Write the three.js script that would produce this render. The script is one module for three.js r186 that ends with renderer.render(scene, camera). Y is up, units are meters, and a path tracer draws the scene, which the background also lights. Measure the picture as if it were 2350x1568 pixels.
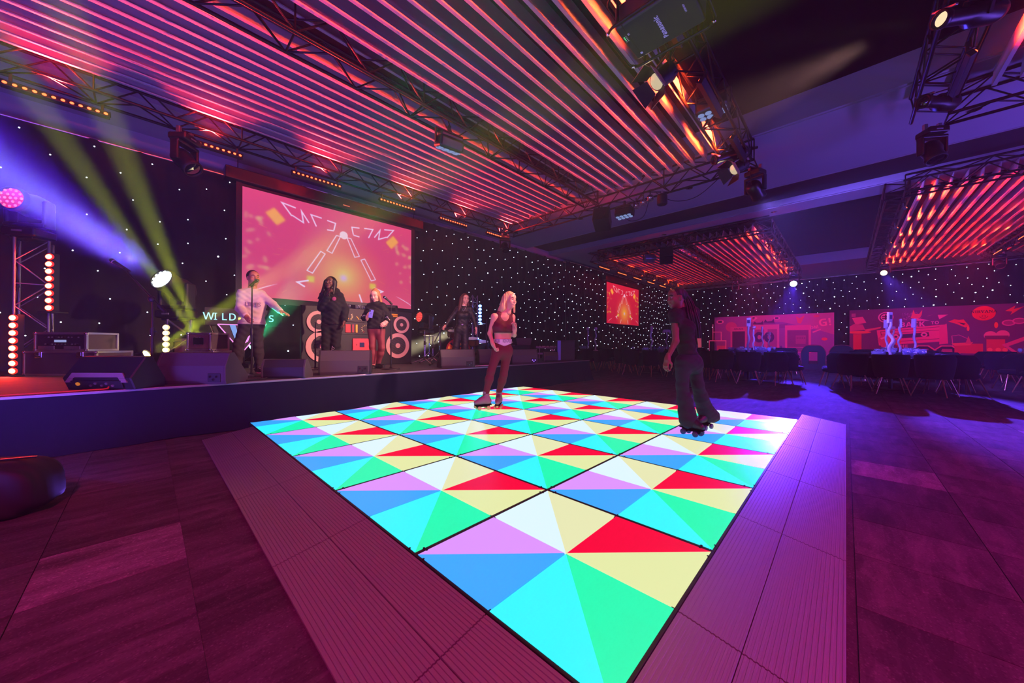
import * as THREE from 'three';
import { RoundedBoxGeometry } from 'three/addons/geometries/RoundedBoxGeometry.js';
import { mergeGeometries } from 'three/addons/utils/BufferGeometryUtils.js';
import { RectAreaLightUniformsLib } from 'three/addons/lights/RectAreaLightUniformsLib.js';
import { FontLoader } from 'three/addons/loaders/FontLoader.js';
import { TextGeometry } from 'three/addons/geometries/TextGeometry.js';

// ------------------------------------------------------------------ camera, haze, exposure
RectAreaLightUniformsLib.init();
const scene = new THREE.Scene();
scene.background = new THREE.Color(0x000000);
scene.fog = new THREE.FogExp2(new THREE.Color(1, 1, 1), 0.0036);           // stage haze that fills the room
const renderer = new THREE.WebGLRenderer({ antialias: true });
renderer.toneMapping = THREE.LinearToneMapping;
renderer.toneMappingExposure = 1.0;
renderer.shadowMap.enabled = true;
const W = 2350, H = 1568, FOCAL = 801.23;                                  // focal length in pixels
const camera = new THREE.PerspectiveCamera(2 * Math.atan(H / 2 / FOCAL) * 180 / Math.PI, W / H, 0.05, 80);
const EYE = new THREE.Vector3(-0.862, 1.066, 0.450);
camera.position.copy(EYE);
camera.up.set(-0.00488, 0.99999, -0.00012);
camera.lookAt(EYE.clone().add(new THREE.Vector3(0.72242, 0.00344, -0.69145)));
const VIEW_TURN = Math.atan2(-0.72242, 0.69145);                           // turn of a thing that faces the photographer's side of the room

// ------------------------------------------------------------------ helpers
const V = (x, y, z) => new THREE.Vector3(x, y, z);
let seed = 7;
const rnd = (a = 0, b = 1) => { seed = (seed + 0x6d2b79f5) | 0; let t = Math.imul(seed ^ (seed >>> 15), 1 | seed); t = (t + Math.imul(t ^ (t >>> 7), 61 | t)) ^ t; return a + (b - a) * (((t ^ (t >>> 14)) >>> 0) / 4294967296); };
const used = new Map();
function numbered(name) { const n = used.get(name) ?? 0; used.set(name, n + 1); return n ? name + '_' + String(n).padStart(3, '0') : name; }
function tag(o, label, category, group) { o.userData.label = label; o.userData.category = category; if (group) o.userData.group = group; return o; }
function thing(name, label, category, p = [0, 0, 0], turn = 0, group) {
  const o = new THREE.Group(); o.name = numbered(name); scene.add(o); o.position.set(...p); o.rotation.y = turn;
  return tag(o, label, category, group);
}
function part(name, geometry, material, parent, p, r) {
  const m = new THREE.Mesh(geometry, material); m.name = name; m.castShadow = m.receiveShadow = true;
  if (p) m.position.set(...p);
  if (r) m.rotation.set(...r);
  parent.add(m); return m;
}
function struct(name, geometry, material, p, r) { const m = part(name, geometry, material, scene, p, r); m.userData.kind = 'structure'; return m; }
function copy(o, label, p, turn, group) {
  const c = o.clone(); c.name = numbered(o.name.replace(/_\d{3}$/, '')); scene.add(c); c.position.set(...p); c.rotation.y = turn; c.userData = { ...o.userData };
  if (label) c.userData.label = label;
  if (group) c.userData.group = group;
  return c;
}
const mat = (color, roughness = 0.6, metalness = 0, more = {}) => new THREE.MeshPhysicalMaterial({ color, roughness, metalness, ...more });
const glow = (color, k = 1, roughness = 0.4, more = {}) => new THREE.MeshStandardMaterial({ color: 0x050505, roughness, emissive: color, emissiveIntensity: k, ...more });
const prep = (g) => { const q = g.index ? g.toNonIndexed() : g; for (const k of Object.keys(q.attributes)) if (!['position', 'normal', 'uv'].includes(k)) q.deleteAttribute(k); if (!q.attributes.uv) q.setAttribute('uv', new THREE.BufferAttribute(new Float32Array(q.attributes.position.count * 2), 2)); return q; };
const merge = (list) => mergeGeometries(list.map(prep));
const box = (w, h, d, x = 0, y = 0, z = 0, r = 0.0036) => new RoundedBoxGeometry(w, h, d, 1, Math.min(r, w * 0.45, h * 0.45, d * 0.45)).translate(x, y, z);
const cyl = (r1, r2, h, x = 0, y = 0, z = 0, n = 16) => new THREE.CylinderGeometry(r1, r2, h, n).translate(x, y, z);
const UP = V(0, 1, 0);
function rod(a, b, r, r2 = r, n = 8) {
  a = V(...a); b = V(...b);
  const d = b.clone().sub(a), g = new THREE.CylinderGeometry(r2, r, d.length(), n);
  g.applyQuaternion(new THREE.Quaternion().setFromUnitVectors(UP, d.clone().normalize()));
  return g.translate((a.x + b.x) / 2, (a.y + b.y) / 2, (a.z + b.z) / 2);
}
const tube = (pts, r, n = 40, m = 6) => new THREE.TubeGeometry(new THREE.CatmullRomCurve3(pts.map((p) => V(...p))), n, r, m);
const lathe = (pts, n = 24) => new THREE.LatheGeometry(pts.map((p) => new THREE.Vector2(...p)), n);
const ball = (r, x = 0, y = 0, z = 0, sx = 1, sy = 1, sz = 1, n = 12) => new THREE.SphereGeometry(r, n, Math.ceil(n * 0.7)).scale(sx, sy, sz).translate(x, y, z);
const extrude = (pts, depth, bevel = 0.004) => {
  const s = new THREE.Shape(pts.map((p) => new THREE.Vector2(...p)));
  return new THREE.ExtrudeGeometry(s, { depth, bevelEnabled: bevel > 0, bevelThickness: bevel, bevelSize: bevel, bevelOffset: -bevel, bevelSegments: 1, curveSegments: 12 });
};
const ring = (r1, r2, depth, n = 40) => { const s = new THREE.Shape().absarc(0, 0, r2, 0, Math.PI * 2); s.holes.push(new THREE.Path().absarc(0, 0, r1, 0, Math.PI * 2, true)); return new THREE.ExtrudeGeometry(s, { depth, bevelEnabled: false, curveSegments: n }); };
function canvasTexture(w, h, draw, srgb = true) {
  const c = document.createElement('canvas'); c.width = w; c.height = h; draw(c.getContext('2d'), w, h);
  const t = new THREE.CanvasTexture(c); if (srgb) t.colorSpace = THREE.SRGBColorSpace; t.wrapS = t.wrapT = THREE.RepeatWrapping; return t;
}
function areaLight(color, k, w, h, from, to, name = 'area_light') {
  const l = new THREE.RectAreaLight(color, k, w, h); l.name = name; l.position.set(...from); l.lookAt(...to); scene.add(l); return l;
}
function spot(color, k, from, to, angle, penumbra = 0.3, radius = 2, name = 'spot_light') {
  const l = new THREE.SpotLight(color, k, 0, angle * Math.PI / 180, penumbra, 2); l.name = name; l.position.set(...from); l.target.position.set(...to); l.castShadow = true; l.shadow.radius = radius;
  scene.add(l, l.target); return l;
}

// ------------------------------------------------------------------ shared materials
const M = {
  black: mat(0x0b0b0c, 0.55), satin: mat(0x101012, 0.35), trussBlack: mat(0x0c0c0d, 0.38, 0.6), alu: mat(0xb5b5b8, 0.32, 0.9), chrome: mat(0xd8d8dc, 0.12, 1), rubber: mat(0x0a0a0a, 0.9),
  white: mat(0xd8d6d2, 0.6), cloth: mat(0x0a0a0c, 0.95, 0, { sheen: 0.3, sheenColor: new THREE.Color(0x222230), sheenRoughness: 0.6 }),
  fin: mat(0xb4b2bc, 1, 0, { transmission: 0.7, thickness: 0 }), lensDark: mat(0x10131c, 0.08, 0, { clearcoat: 1 }), plaster: mat(0x8f8d9a, 0.85), darkPlaster: mat(0x17131a, 0.9),
};
const noiseCanvas = (w, h, base, spread, blotch, n) => canvasTexture(w, h, (c) => {
  c.fillStyle = base; c.fillRect(0, 0, w, h);
  for (let i = 0; i < blotch; i++) { const x = rnd(0, w), y = rnd(0, h), rx = rnd(w * 0.02, w * 0.13), ry = rnd(h * 0.008, h * 0.03); c.fillStyle = rnd() < 0.5 ? `rgba(0,0,0,${rnd(0.04, 0.14)})` : `rgba(255,255,255,${rnd(0.015, 0.05)})`; for (const [dx, dy] of [[0, 0], [w, 0], [-w, 0], [0, h], [0, -h]]) { c.beginPath(); c.ellipse(x + dx, y + dy, rx, ry, 0, 0, 7); c.fill(); } }
  for (let i = 0; i < n; i++) { const v = rnd(-spread, spread); c.fillStyle = v < 0 ? `rgba(0,0,0,${-v})` : `rgba(255,255,255,${v})`; c.fillRect(rnd(0, w), rnd(0, h), rnd(1, 4), rnd(1, 3)); }
});
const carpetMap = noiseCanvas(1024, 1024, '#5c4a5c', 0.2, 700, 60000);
// ------------------------------------------------------------------ large violet fill lights added outside the frame, without any lamp
areaLight(new THREE.Color(0.2, 0.09, 1), 46, 8, 1, [8, 0.4, 8.0], [8, 4.4, 6.8], 'added_violet_fill');
areaLight(new THREE.Color(0.2, 0.09, 1), 30, 1, 7, [-3.6, 0.4, -2.5], [-3.1, 4.4, -2.8], 'added_violet_fill');
// warm pink spots for the singers, hung on the trusses in front of the stage
spot(new THREE.Color(1, 0.5, 0.42), 420, [5.0, 4.62, 0.7], [1.3, 1.3, -6.2], 15, 0.6, 4, 'singer_spot');
spot(new THREE.Color(1, 0.46, 0.46), 150, [1.0, 4.62, -0.6], [3.2, 1.4, -6.5], 16, 0.6, 4, 'singer_spot');
// rose fill lights added for the carpet and ramps, two more for the far banners
spot(new THREE.Color(1, 0.02, 0.3), 170, [-2.2, 4.6, 2.6], [-0.4, 0, -1.0], 44, 0.9, 6, 'added_rose_fill');
spot(new THREE.Color(1, 0.02, 0.45), 110, [4.0, 4.6, 4.6], [4.2, 0, 1.6], 50, 0.9, 6, 'added_rose_fill');
spot(new THREE.Color(1, 0.04, 0.22), 130, [21, 4.65, -3.2], [28, 1.6, -3.4], 38, 0.7, 4, 'added_banner_fill');
spot(new THREE.Color(1, 0.03, 0.16), 130, [21, 4.65, 4.2], [28, 1.6, 3.8], 38, 0.7, 4, 'added_banner_fill');

// ------------------------------------------------------------------ the room
const FLOOR_X0 = -7, FLOOR_X1 = 28.4, Z0 = -10, Z1 = 12, SOFFIT = 5.25, VOID_TOP = 6.8;
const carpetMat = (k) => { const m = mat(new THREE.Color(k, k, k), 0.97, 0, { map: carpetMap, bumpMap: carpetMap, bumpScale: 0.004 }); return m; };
function flatUV(g, s = 2) { const p = g.attributes.position, u = g.attributes.uv; for (let i = 0; i < p.count; i++) u.setXY(i, p.getX(i) / s, p.getZ(i) / s); return g; }
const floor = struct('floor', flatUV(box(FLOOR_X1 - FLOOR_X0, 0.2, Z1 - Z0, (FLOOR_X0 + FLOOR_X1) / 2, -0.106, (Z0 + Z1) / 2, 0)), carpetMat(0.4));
{ // loose-laid carpet planks that can be told apart near the dance floor
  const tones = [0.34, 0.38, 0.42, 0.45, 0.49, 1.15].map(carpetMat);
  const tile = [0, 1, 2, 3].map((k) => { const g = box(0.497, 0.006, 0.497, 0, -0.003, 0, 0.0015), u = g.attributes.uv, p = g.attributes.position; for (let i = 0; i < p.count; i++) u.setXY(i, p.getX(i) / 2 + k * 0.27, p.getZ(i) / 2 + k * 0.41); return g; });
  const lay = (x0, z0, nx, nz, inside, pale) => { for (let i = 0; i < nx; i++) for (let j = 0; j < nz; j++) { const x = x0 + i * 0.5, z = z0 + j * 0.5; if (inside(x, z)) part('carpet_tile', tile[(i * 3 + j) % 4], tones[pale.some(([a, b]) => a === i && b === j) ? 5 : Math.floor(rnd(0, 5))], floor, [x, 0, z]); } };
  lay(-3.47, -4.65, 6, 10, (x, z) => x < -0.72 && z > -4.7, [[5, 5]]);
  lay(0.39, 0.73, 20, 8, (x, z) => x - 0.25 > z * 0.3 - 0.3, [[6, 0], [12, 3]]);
}
struct('wall_back', box(FLOOR_X1 - FLOOR_X0, 7.2, 0.2, (FLOOR_X0 + FLOOR_X1) / 2, 3.5, -9.9, 0), M.plaster);
struct('wall_right', box(0.2, 7.2, Z1 - Z0, FLOOR_X1 + 0.1, 3.5, (Z0 + Z1) / 2, 0), M.darkPlaster);
struct('wall_left', box(0.2, 7.2, Z1 - Z0, FLOOR_X0, 3.5, (Z0 + Z1) / 2, 0), M.darkPlaster);
struct('wall_front', box(FLOOR_X1 - FLOOR_X0, 7.2, 0.2, (FLOOR_X0 + FLOOR_X1) / 2, 3.5, Z1, 0), M.darkPlaster);
struct('ceiling', box(FLOOR_X1 - FLOOR_X0 + 0.4, 0.2, Z1 - Z0 + 0.4, (FLOOR_X0 + FLOOR_X1) / 2, VOID_TOP + 0.1, (Z0 + Z1) / 2, 0), mat(0x060608, 0.95, 0, { specularIntensity: 0 }));
// pale soffit strips with the dark recesses between them; each strip is a box of the ceiling build-up
const soffits = [[FLOOR_X0, 7.55, -10, -8.35], [7.55, 10.77, -10, 12], [12.35, 13.3, -10, 12], [13.3, 23.2, -10, -8.3], [23.2, 28.4, -10, 12]];
soffits.forEach(([x0, x1, z0, z1], i) => {
  const s = struct('ceiling_soffit' + (i ? '_' + String(i).padStart(3, '0') : ''), box(x1 - x0, 0.5, z1 - z0, (x0 + x1) / 2, SOFFIT + 0.25, (z0 + z1) / 2, 0.004), M.plaster);
});
struct('ceiling_beam', box(1.58, 0.3, 22, 11.56, SOFFIT + 0.32, 1, 0.004), M.darkPlaster);
for (const x of [7.62, 10.7, 12.42]) struct('trim_' + (x === 7.62 ? 1 : x === 10.7 ? 2 : 3), box(0.02, 0.03, 22, x, SOFFIT - 0.005, 1, 0.004), M.plaster);
// recessed downlights in the soffits (switched off)
for (const [x, z, w] of [[9.3, 2.1, 'over the gap beside the dark ceiling'], [9.2, -2.6, 'above the lit moving head at the truss corner'], [9.2, -6.0, 'behind the hanging black speaker'], [12.85, -1.2, 'on the narrow strip above the far fins'], [12.85, -4.6, 'on the narrow strip left of the far fins'], [12.9, 1.8, 'on the narrow strip near the far right truss']]) {
  const d = thing('downlight', 'small round recessed ceiling downlight, unlit, ' + w, 'downlight', [x, SOFFIT, z]);
  part('trim_ring', ring(0.055, 0.085, 0.012).rotateX(Math.PI / 2), M.chrome, d, [0, 0, 0]); part('reflector', cyl(0.05, 0.055, 0.02, 0, -0.002, 0, 20), M.lensDark, d);
}

// ------------------------------------------------------------------ star cloths
const starGeo = new THREE.IcosahedronGeometry(0.0095, 1), starBig = new THREE.IcosahedronGeometry(0.0155, 1), starMat = glow(new THREE.Color(0.72, 0.85, 1), 5);
function starCloth(label, len, h, pos, turn, gaps = [], apart = 0.33, lamp = 1) {
  const t = thing('star_cloth', label, 'curtain', pos, turn, undefined);
  const g = new THREE.PlaneGeometry(len, h, Math.round(len * 16), 1), p = g.attributes.position;
  for (let i = 0; i < p.count; i++) { const x = p.getX(i); p.setZ(i, Math.sin(x * 9.5) * 0.022 + Math.sin(x * 23 + 1) * 0.008); }
  g.computeVertexNormals();
  part('drape', g.translate(0, h / 2, 0), M.drape, t);
  part('hem_pipe', rod([-len / 2, h, 0], [len / 2, h, 0], 0.024), M.alu, t);
  let n = 0;
  const pts = [];
  for (let tries = 0; tries < 9000 && pts.length < 290; tries++) {
    const x = rnd(-len / 2 + 0.08, len / 2 - 0.08), y = rnd(0.5, h - 0.12);
    if (gaps.some(([a, b, c, d]) => x > a && x < b && y > c && y < d) || pts.some(([u, v]) => Math.hypot(u - x, v - y) < apart)) continue;
    pts.push([x, y]);
  }
  for (const [x, y] of pts) part('star_light', rnd() < 0.07 ? starBig : starGeo, starMat, t, [x, y, 0.045]).scale.setScalar(lamp);
  return t;
}
M.drape = mat(0x06060a, 0.95, 0, { sheen: 0.4, sheenColor: new THREE.Color(0x1a1830), sheenRoughness: 0.5, side: THREE.DoubleSide });
starCloth('black star cloth with tiny white lamps behind the stage, left of the pink screen', 8.5, 4.78, [-2.4, 0, -9.55], 0, [[2.9, 4.25, 2.0, 4.6]], 0.43, 1.1);
starCloth('black star cloth with tiny white lamps between the big screen and the small screen', 11.6, 5.05, [7.65, 0, -9.58], 0, [[-5.8, -2.9, 2, 4.6]], 0.33, 1.25);
starCloth('black star cloth with dense tiny lamps around the small far screen', 14.7, 5.15, [20.85, 0, -9.6], 0, [[-3.4, 0.8, 2.1, 4.7]], 0.36, 1.5);
starCloth('black star cloth on the far end wall above the arcade cabinet banner', 9.6, 5.2, [28.25, 0, -4.75], -Math.PI / 2, [[-1.6, 4.8, 0, 2.95]], 0.36, 1.8);
starCloth('black star cloth on the far end wall above the cassette banner', 11.2, 5.2, [28.25, 0, 5.65], -Math.PI / 2, [[-5.1, 0.9, 0, 2.95]], 0.36, 1.7);

// ------------------------------------------------------------------ projection screens
function drawGame(c, w, h, bg, edge, glowCol, k) {
  c.fillStyle = bg; c.fillRect(0, 0, w, h);
  let g = c.createRadialGradient(w * 0.52, h * 0.7, 5, w * 0.52, h * 0.7, w * 0.3); g.addColorStop(0, glowCol); g.addColorStop(1, 'rgba(255,120,60,0)'); c.fillStyle = g; c.fillRect(0, 0, w, h);
  seed = 99;
  for (let i = 0; i < 60; i++) { const a = rnd(0, 6.28), r0 = rnd(0.25, 0.6) * w, r1 = r0 + rnd(10, 60); c.strokeStyle = `rgba(255,${rnd(120, 210) | 0},90,${rnd(0.15, 0.45)})`; c.lineWidth = rnd(2, 5); c.beginPath(); c.moveTo(w * 0.52 + Math.cos(a) * r0, h * 0.55 + Math.sin(a) * r0 * 0.7); c.lineTo(w * 0.52 + Math.cos(a) * r1, h * 0.55 + Math.sin(a) * r1 * 0.7); c.stroke(); }
  c.filter = 'blur(6px)';
  for (const s of [-1, 1]) { // leafy glows at the sides, gold blocks under the arrows
    c.fillStyle = edge; for (let i = 0; i < 16; i++) { c.beginPath(); c.ellipse(w / 2 + s * rnd(0.38, 0.5) * w, rnd(0.2, 0.75) * h, rnd(8, 26), rnd(6, 16), rnd(0, 3), 0, 7); c.fill(); }
    c.fillStyle = '#ffb032'; c.save(); c.translate(w / 2 + s * w * 0.35, h * 0.21); c.rotate(s * 0.75); c.fillRect(-30, -42, 60, 84); c.restore();
    c.fillStyle = '#e8c83c'; c.fillRect(w * 0.52 + s * w * 0.19 - 22, h * 0.74, 44, 40);
  }
  c.filter = 'blur(1.5px)';
  c.strokeStyle = k; c.lineJoin = 'miter'; c.lineWidth = 7;
  const L = (pts, close) => { c.beginPath(); pts.forEach(([x, y], i) => (i ? c.lineTo(x * w, y * h) : c.moveTo(x * w, y * h))); if (close) c.closePath(); c.stroke(); };
  for (const s of [-1, 1]) {
    const X = (x) => 0.52 + s * x;
    c.lineWidth = 6; L([[X(0.02), 0.27], [X(0.045), 0.27], [X(0.1), 0.45], [X(0.07), 0.47]], true); L([[X(0.11), 0.49], [X(0.135), 0.47], [X(0.21), 0.69], [X(0.18), 0.71]], true);
    c.lineWidth = 8; L([[X(0.06), 0.22], [X(0.05), 0.14], [X(0.1), 0.13]]); L([[X(0.1), 0.23], [X(0.06), 0.225]]); L([[X(0.13), 0.12], [X(0.19), 0.11], [X(0.16), 0.22]]); L([[X(0.2), 0.2], [X(0.24), 0.1], [X(0.23), 0.21], [X(0.29), 0.16]]); L([[X(0.27), 0.08], [X(0.34), 0.06], [X(0.29), 0.17]]);
    c.lineWidth = 10; L([[X(0.2), 0.79], [X(0.26), 0.82], [X(0.22), 0.86]]); L([[X(0.1), 0.88], [X(0.12), 0.98]]);
    c.lineWidth = 3; c.globalAlpha = 0.6; for (let i = 0; i < 7; i++) L([[X(0.36 + i * 0.015), 0.86 + i * 0.01], [X(0.42 + i * 0.012), 0.9 + i * 0.012]]); c.globalAlpha = 1;
  }
  c.fillStyle = 'rgba(255,235,255,0.85)'; c.beginPath(); c.ellipse(w * 0.52, h * 0.25, 26, 26, 0, 0, 7); c.fill();
  c.filter = 'blur(10px)'; c.fillStyle = 'rgba(225,180,255,0.9)'; c.beginPath(); c.ellipse(w * 0.52, h * 0.72, 22, 22, 0, 0, 7); c.fill(); c.filter = 'none';
}
const screenMapA = canvasTexture(1024, 600, (c, w, h) => drawGame(c, w, h, '#e2406a', 'rgba(236,190,120,0.55)', 'rgba(240,225,110,0.95)', '#f6dcff'));  // haze over this screen is put into its paler, pinker colours
const screenMapB = canvasTexture(1024, 600, (c, w, h) => drawGame(c, w, h, '#d0142c', 'rgba(225,190,40,0.75)', 'rgba(255,190,40,0.95)', '#ffd9d9'));
function screen(label, x0, x1, y0, y1, z, map, k) {
  const w = x1 - x0, h = y1 - y0, t = thing('projection_screen', label, 'screen', [(x0 + x1) / 2, y0, z]);
  part('screen_surface', box(w, h, 0.02, 0, h / 2, 0, 0.002), new THREE.MeshStandardMaterial({ color: 0x777777, roughness: 0.9, emissive: 0xffffff, emissiveMap: map, emissiveIntensity: k }), t);
  for (const s of [-1, 1]) part('side_border', box(0.11, h + 0.2, 0.024, s * (w / 2 + 0.055), h / 2, 0, 0.003), M.black, t);
  part('top_border', box(w, 0.06, 0.024, 0, h + 0.03, 0, 0.003), M.black, t); part('bottom_border', box(w, 0.14, 0.024, 0, -0.07, 0, 0.003), M.black, t);
  const c = part('roller_case', box(w + 0.65, 0.26, 0.26, 0.02, h + 0.2, 0, 0.02), M.satin, t); part('status_light', box(0.16, 0.02, 0.01, 0.1, h + 0.15, 0.132, 0.003), glow(new THREE.Color(1, 0.15, 0.1), 0.8), c);
  for (const s of [-1, 1]) part('hanging_cable', rod([s * w * 0.52, h + 0.32, 0], [s * w * 0.52, SOFFIT - y0, 0], 0.008), M.black, t);
  areaLight(new THREE.Color(0.9, 0.22, 0.3), 0.12 * k, w * 0.9, h * 0.9, [(x0 + x1) / 2, (y0 + y1) / 2, z + 0.03], [(x0 + x1) / 2, (y0 + y1) / 2, z + 1], 'screen_light');
  return t;
}
screen('large pink projection screen hanging behind the singers on the stage', 0.54, 4.58, 2.06, 4.42, -8.95, screenMapA, 0.75);
screen('small distant red projection screen on the star cloth beside the standing skater', 17.1, 21.3, 2.2, 4.54, -9.35, screenMapB, 0.8);

// ------------------------------------------------------------------ lit dance floor
const DF = 0.08;
const dance = thing('dance_floor', 'square light-up dance floor of coloured triangles in front of the stage', 'dance floor');
{
  part('base', box(5.0, DF - 0.012, 5.0, 2.5, (DF - 0.012) / 2, -2.5, 0.004), M.black, dance);
  const cols = { cyan: [0.02, 0.86, 0.98], green: [0.0, 0.86, 0.42], blue: [0.03, 0.36, 0.96], violet: [0.66, 0.28, 0.95], red: [0.86, 0.0, 0.035], cream: [0.7, 0.76, 0.36], white: [0.66, 0.85, 0.98], sand: [0.72, 0.74, 0.42] };
  const segMat = Object.fromEntries(Object.entries(cols).map(([k, c]) => [k, new THREE.MeshPhysicalMaterial({ color: 0x1c1c1c, roughness: 0.34, specularIntensity: 0.6, emissive: new THREE.Color(...c), emissiveIntensity: 1.12 })]));
  const P = { c: [1, 1], N: [0, 0], L: [2, 0], F: [2, 2], R: [0, 2], nl: [1, 0], nr: [0, 1], lf: [2, 1], rf: [1, 2] };   // corners of a panel as (steps away from the near corner along z, along x)
  const segs = [['cyan', 'N', 'nl'], ['green', 'N', 'nr'], ['blue', 'L', 'nl'], ['violet', 'L', 'lf'], ['red', 'R', 'rf'], ['cream', 'R', 'nr'], ['white', 'F', 'lf'], ['sand', 'F', 'rf']];
  const inset = (k) => 0.5 + (k - 1) * 0.4875;                            // a seam of 25 mm between panels
  const tri = ([, a, b]) => {
    const pts = [P.c, P[a], P[b]].map(([s, t]) => [inset(t), -inset(s)]);
    const mid = [(pts[0][0] + pts[1][0] + pts[2][0]) / 3, (pts[0][1] + pts[1][1] + pts[2][1]) / 3];
    const q = pts.map(([x, z]) => [x, z]);
    // the plain cross joint of a panel is drawn in by 4 mm
    const sh = q.map(([x, z]) => [x + Math.sign(mid[0] - 0.5) * (Math.abs(x - 0.5) < 0.01 ? 0.004 : 0), z + Math.sign(mid[1] + 0.5) * (Math.abs(z + 0.5) < 0.01 ? 0.004 : 0)]);
    const g = new THREE.BufferGeometry(), area = (sh[1][0] - sh[0][0]) * (sh[2][1] - sh[0][1]) - (sh[2][0] - sh[0][0]) * (sh[1][1] - sh[0][1]);
    const o = area < 0 ? [0, 1, 2] : [0, 2, 1], v = [], top = 0.012, f = (i, y) => [sh[i][0], y, sh[i][1]];
    v.push(...f(o[0], top), ...f(o[1], top), ...f(o[2], top));
    for (let e = 0; e < 3; e++) { const a1 = o[e], b1 = o[(e + 1) % 3]; v.push(...f(a1, top), ...f(a1, 0), ...f(b1, 0), ...f(a1, top), ...f(b1, 0), ...f(b1, top)); }
    g.setAttribute('position', new THREE.Float32BufferAttribute(v, 3)); g.computeVertexNormals(); return g;
  };
  const segGeo = segs.map(tri);
  const frame = merge([box(1, 0.01, 0.024, 0.5, 0, -0.012, 0.002), box(1, 0.01, 0.024, 0.5, 0, -0.988, 0.002), box(0.024, 0.01, 0.95, 0.012, 0, -0.5, 0.002), box(0.024, 0.01, 0.95, 0.988, 0, -0.5, 0.002)]);
  const screw = merge([[0.06, -0.012], [0.94, -0.012], [0.06, -0.988], [0.94, -0.988], [0.012, -0.06], [0.012, -0.94], [0.988, -0.06], [0.988, -0.94]].map(([x, z]) => cyl(0.006, 0.006, 0.004, x, 0.006, z, 8)));
  const seam = mat(0x14060c, 0.4);
  for (let i = 0; i < 5; i++) for (let j = 0; j < 5; j++) {
    const p = part('light_panel', frame, seam, dance, [i, DF - 0.007, -j]);
    part('screws', screw, M.black, p);
    segs.forEach((s, k) => part('light_segment', segGeo[k], segMat[s[0]], p, [0, -0.005, 0]));
  }
  for (let i = 0; i < 5; i += 1) for (let j = 0; j < 5; j += 1) areaLight(new THREE.Color(0.62, 0.72, 0.75), 0.12, 0.9, 0.9, [i + 0.5, DF + 0.004, -j - 0.5], [i + 0.5, 3, -j - 0.5], 'panel_light');
}
// ribbed aluminium ramps along two sides of the dance floor
{
  const alu = mat(0xa09a9e, 0.46, 0.8);
  const plate = (len, x0, x1, y0, y1, ribs) => {                           // a ribbed strip, cross-section in x-y, drawn along -z
    const pts = [[x0, Math.max(y0 - 0.012, 0)]];
    for (let i = 0; i <= ribs; i++) { const a = i / ribs, b = (i + 0.5) / ribs, X = (q) => x0 + (x1 - x0) * q, Y = (q) => y0 + (y1 - y0) * q; pts.push([X(a), Y(a)]); if (i < ribs) pts.push([X(a + 0.1 / ribs), Y(a) + 0.0028], [X(b), Y(b) + 0.0028], [X(b + 0.1 / ribs), Y(b)]); }
    pts.push([x1, Math.max(y1 - 0.012, 0)]);
    return new THREE.ExtrudeGeometry(new THREE.Shape(pts.map((p) => new THREE.Vector2(...p))), { depth: len, bevelEnabled: false }).translate(0, 0, -len);
  };
  const full = merge([plate(0.994, -0.45, -0.202, 0.004, 0.042, 16), plate(0.994, -0.199, -0.002, 0.043, 0.074, 13)]);
  const left = thing('ramp', 'ribbed aluminium edge ramp left of the dance floor, lit red', 'ramp');
  for (let i = 0; i < 5; i++) part('ramp_plate', full, alu, left, [0, 0, 0.5 - i - 0.003 - (i ? 0 : 0)]);
  part('ramp_plate', merge([plate(0.06, -0.45, -0.202, 0.004, 0.042, 16), plate(0.06, -0.199, -0.002, 0.043, 0.074, 13)]), alu, left, [0, 0, -4.503]);
  const half = merge([plate(0.494, -0.45, -0.202, 0.004, 0.042, 16), plate(0.494, -0.199, -0.002, 0.043, 0.074, 13)]);
  const right = thing('ramp', 'ribbed aluminium edge ramp right of the dance floor, lit violet', 'ramp');
  for (let i = 0; i < 6; i++) part('ramp_plate', i ? full : half, alu, right, [i ? i - 0.497 : 0.003, 0, 0], [0, -Math.PI / 2, 0]).scale.x = -1;
}

// ------------------------------------------------------------------ stage
const ST = 0.57;
const stage = thing('stage', 'low black stage with pleated skirt running along the back wall', 'stage');
{
  const deck = noiseCanvas(512, 512, '#5b5558', 0.16, 300, 16000);
  const g = flatUV(box(10.9, 0.05, 4.55, 2.57, ST - 0.026, -7.22, 0.006), 1.5);
  part('deck', g, mat(0x8a8284, 0.8, 0, { map: deck, bumpMap: deck, bumpScale: 0.002 }), stage);
  const len = 10.9, sk = new THREE.PlaneGeometry(len, 1, 520, 8), p = sk.attributes.position;
  for (let i = 0; i < p.count; i++) {
    const x = p.getX(i) + 2.57, v = 0.5 - p.getY(i), n = Math.sin(x * 2.6) * 0.5 + Math.sin(x * 5.3 + 1.3) * 0.3 + Math.sin(x * 11.7) * 0.12;
    p.setXYZ(i, x, ST - 0.012 - v * (ST - 0.02 - (x > 0 && x < 5.1 ? DF * 0.7 : 0)), -4.94 + v * v * (0.12 + 0.09 * n) + Math.sin(x * 34) * 0.004 * v);
  }
  sk.computeVertexNormals();
  const skirtMat = mat(0x080c24, 0.95, 0, { side: THREE.DoubleSide, specularIntensity: 0.4 });
  part('skirt', sk, skirtMat, stage);
  const side = new THREE.PlaneGeometry(4.5, ST - 0.02, 90, 1), q = side.attributes.position; for (let i = 0; i < q.count; i++) q.setZ(i, Math.sin(q.getX(i) * 9) * 0.02 * (0.5 - q.getY(i)));
  side.computeVertexNormals(); part('skirt', side, skirtMat, stage, [8.03, ST / 2 - 0.01, -7.2], [0, Math.PI / 2, 0]);
  part('edge_trim', box(10.9, 0.028, 0.02, 2.57, ST - 0.012, -4.935, 0.005), mat(0x8a8486, 0.35, 0.8), stage);
}

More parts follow.
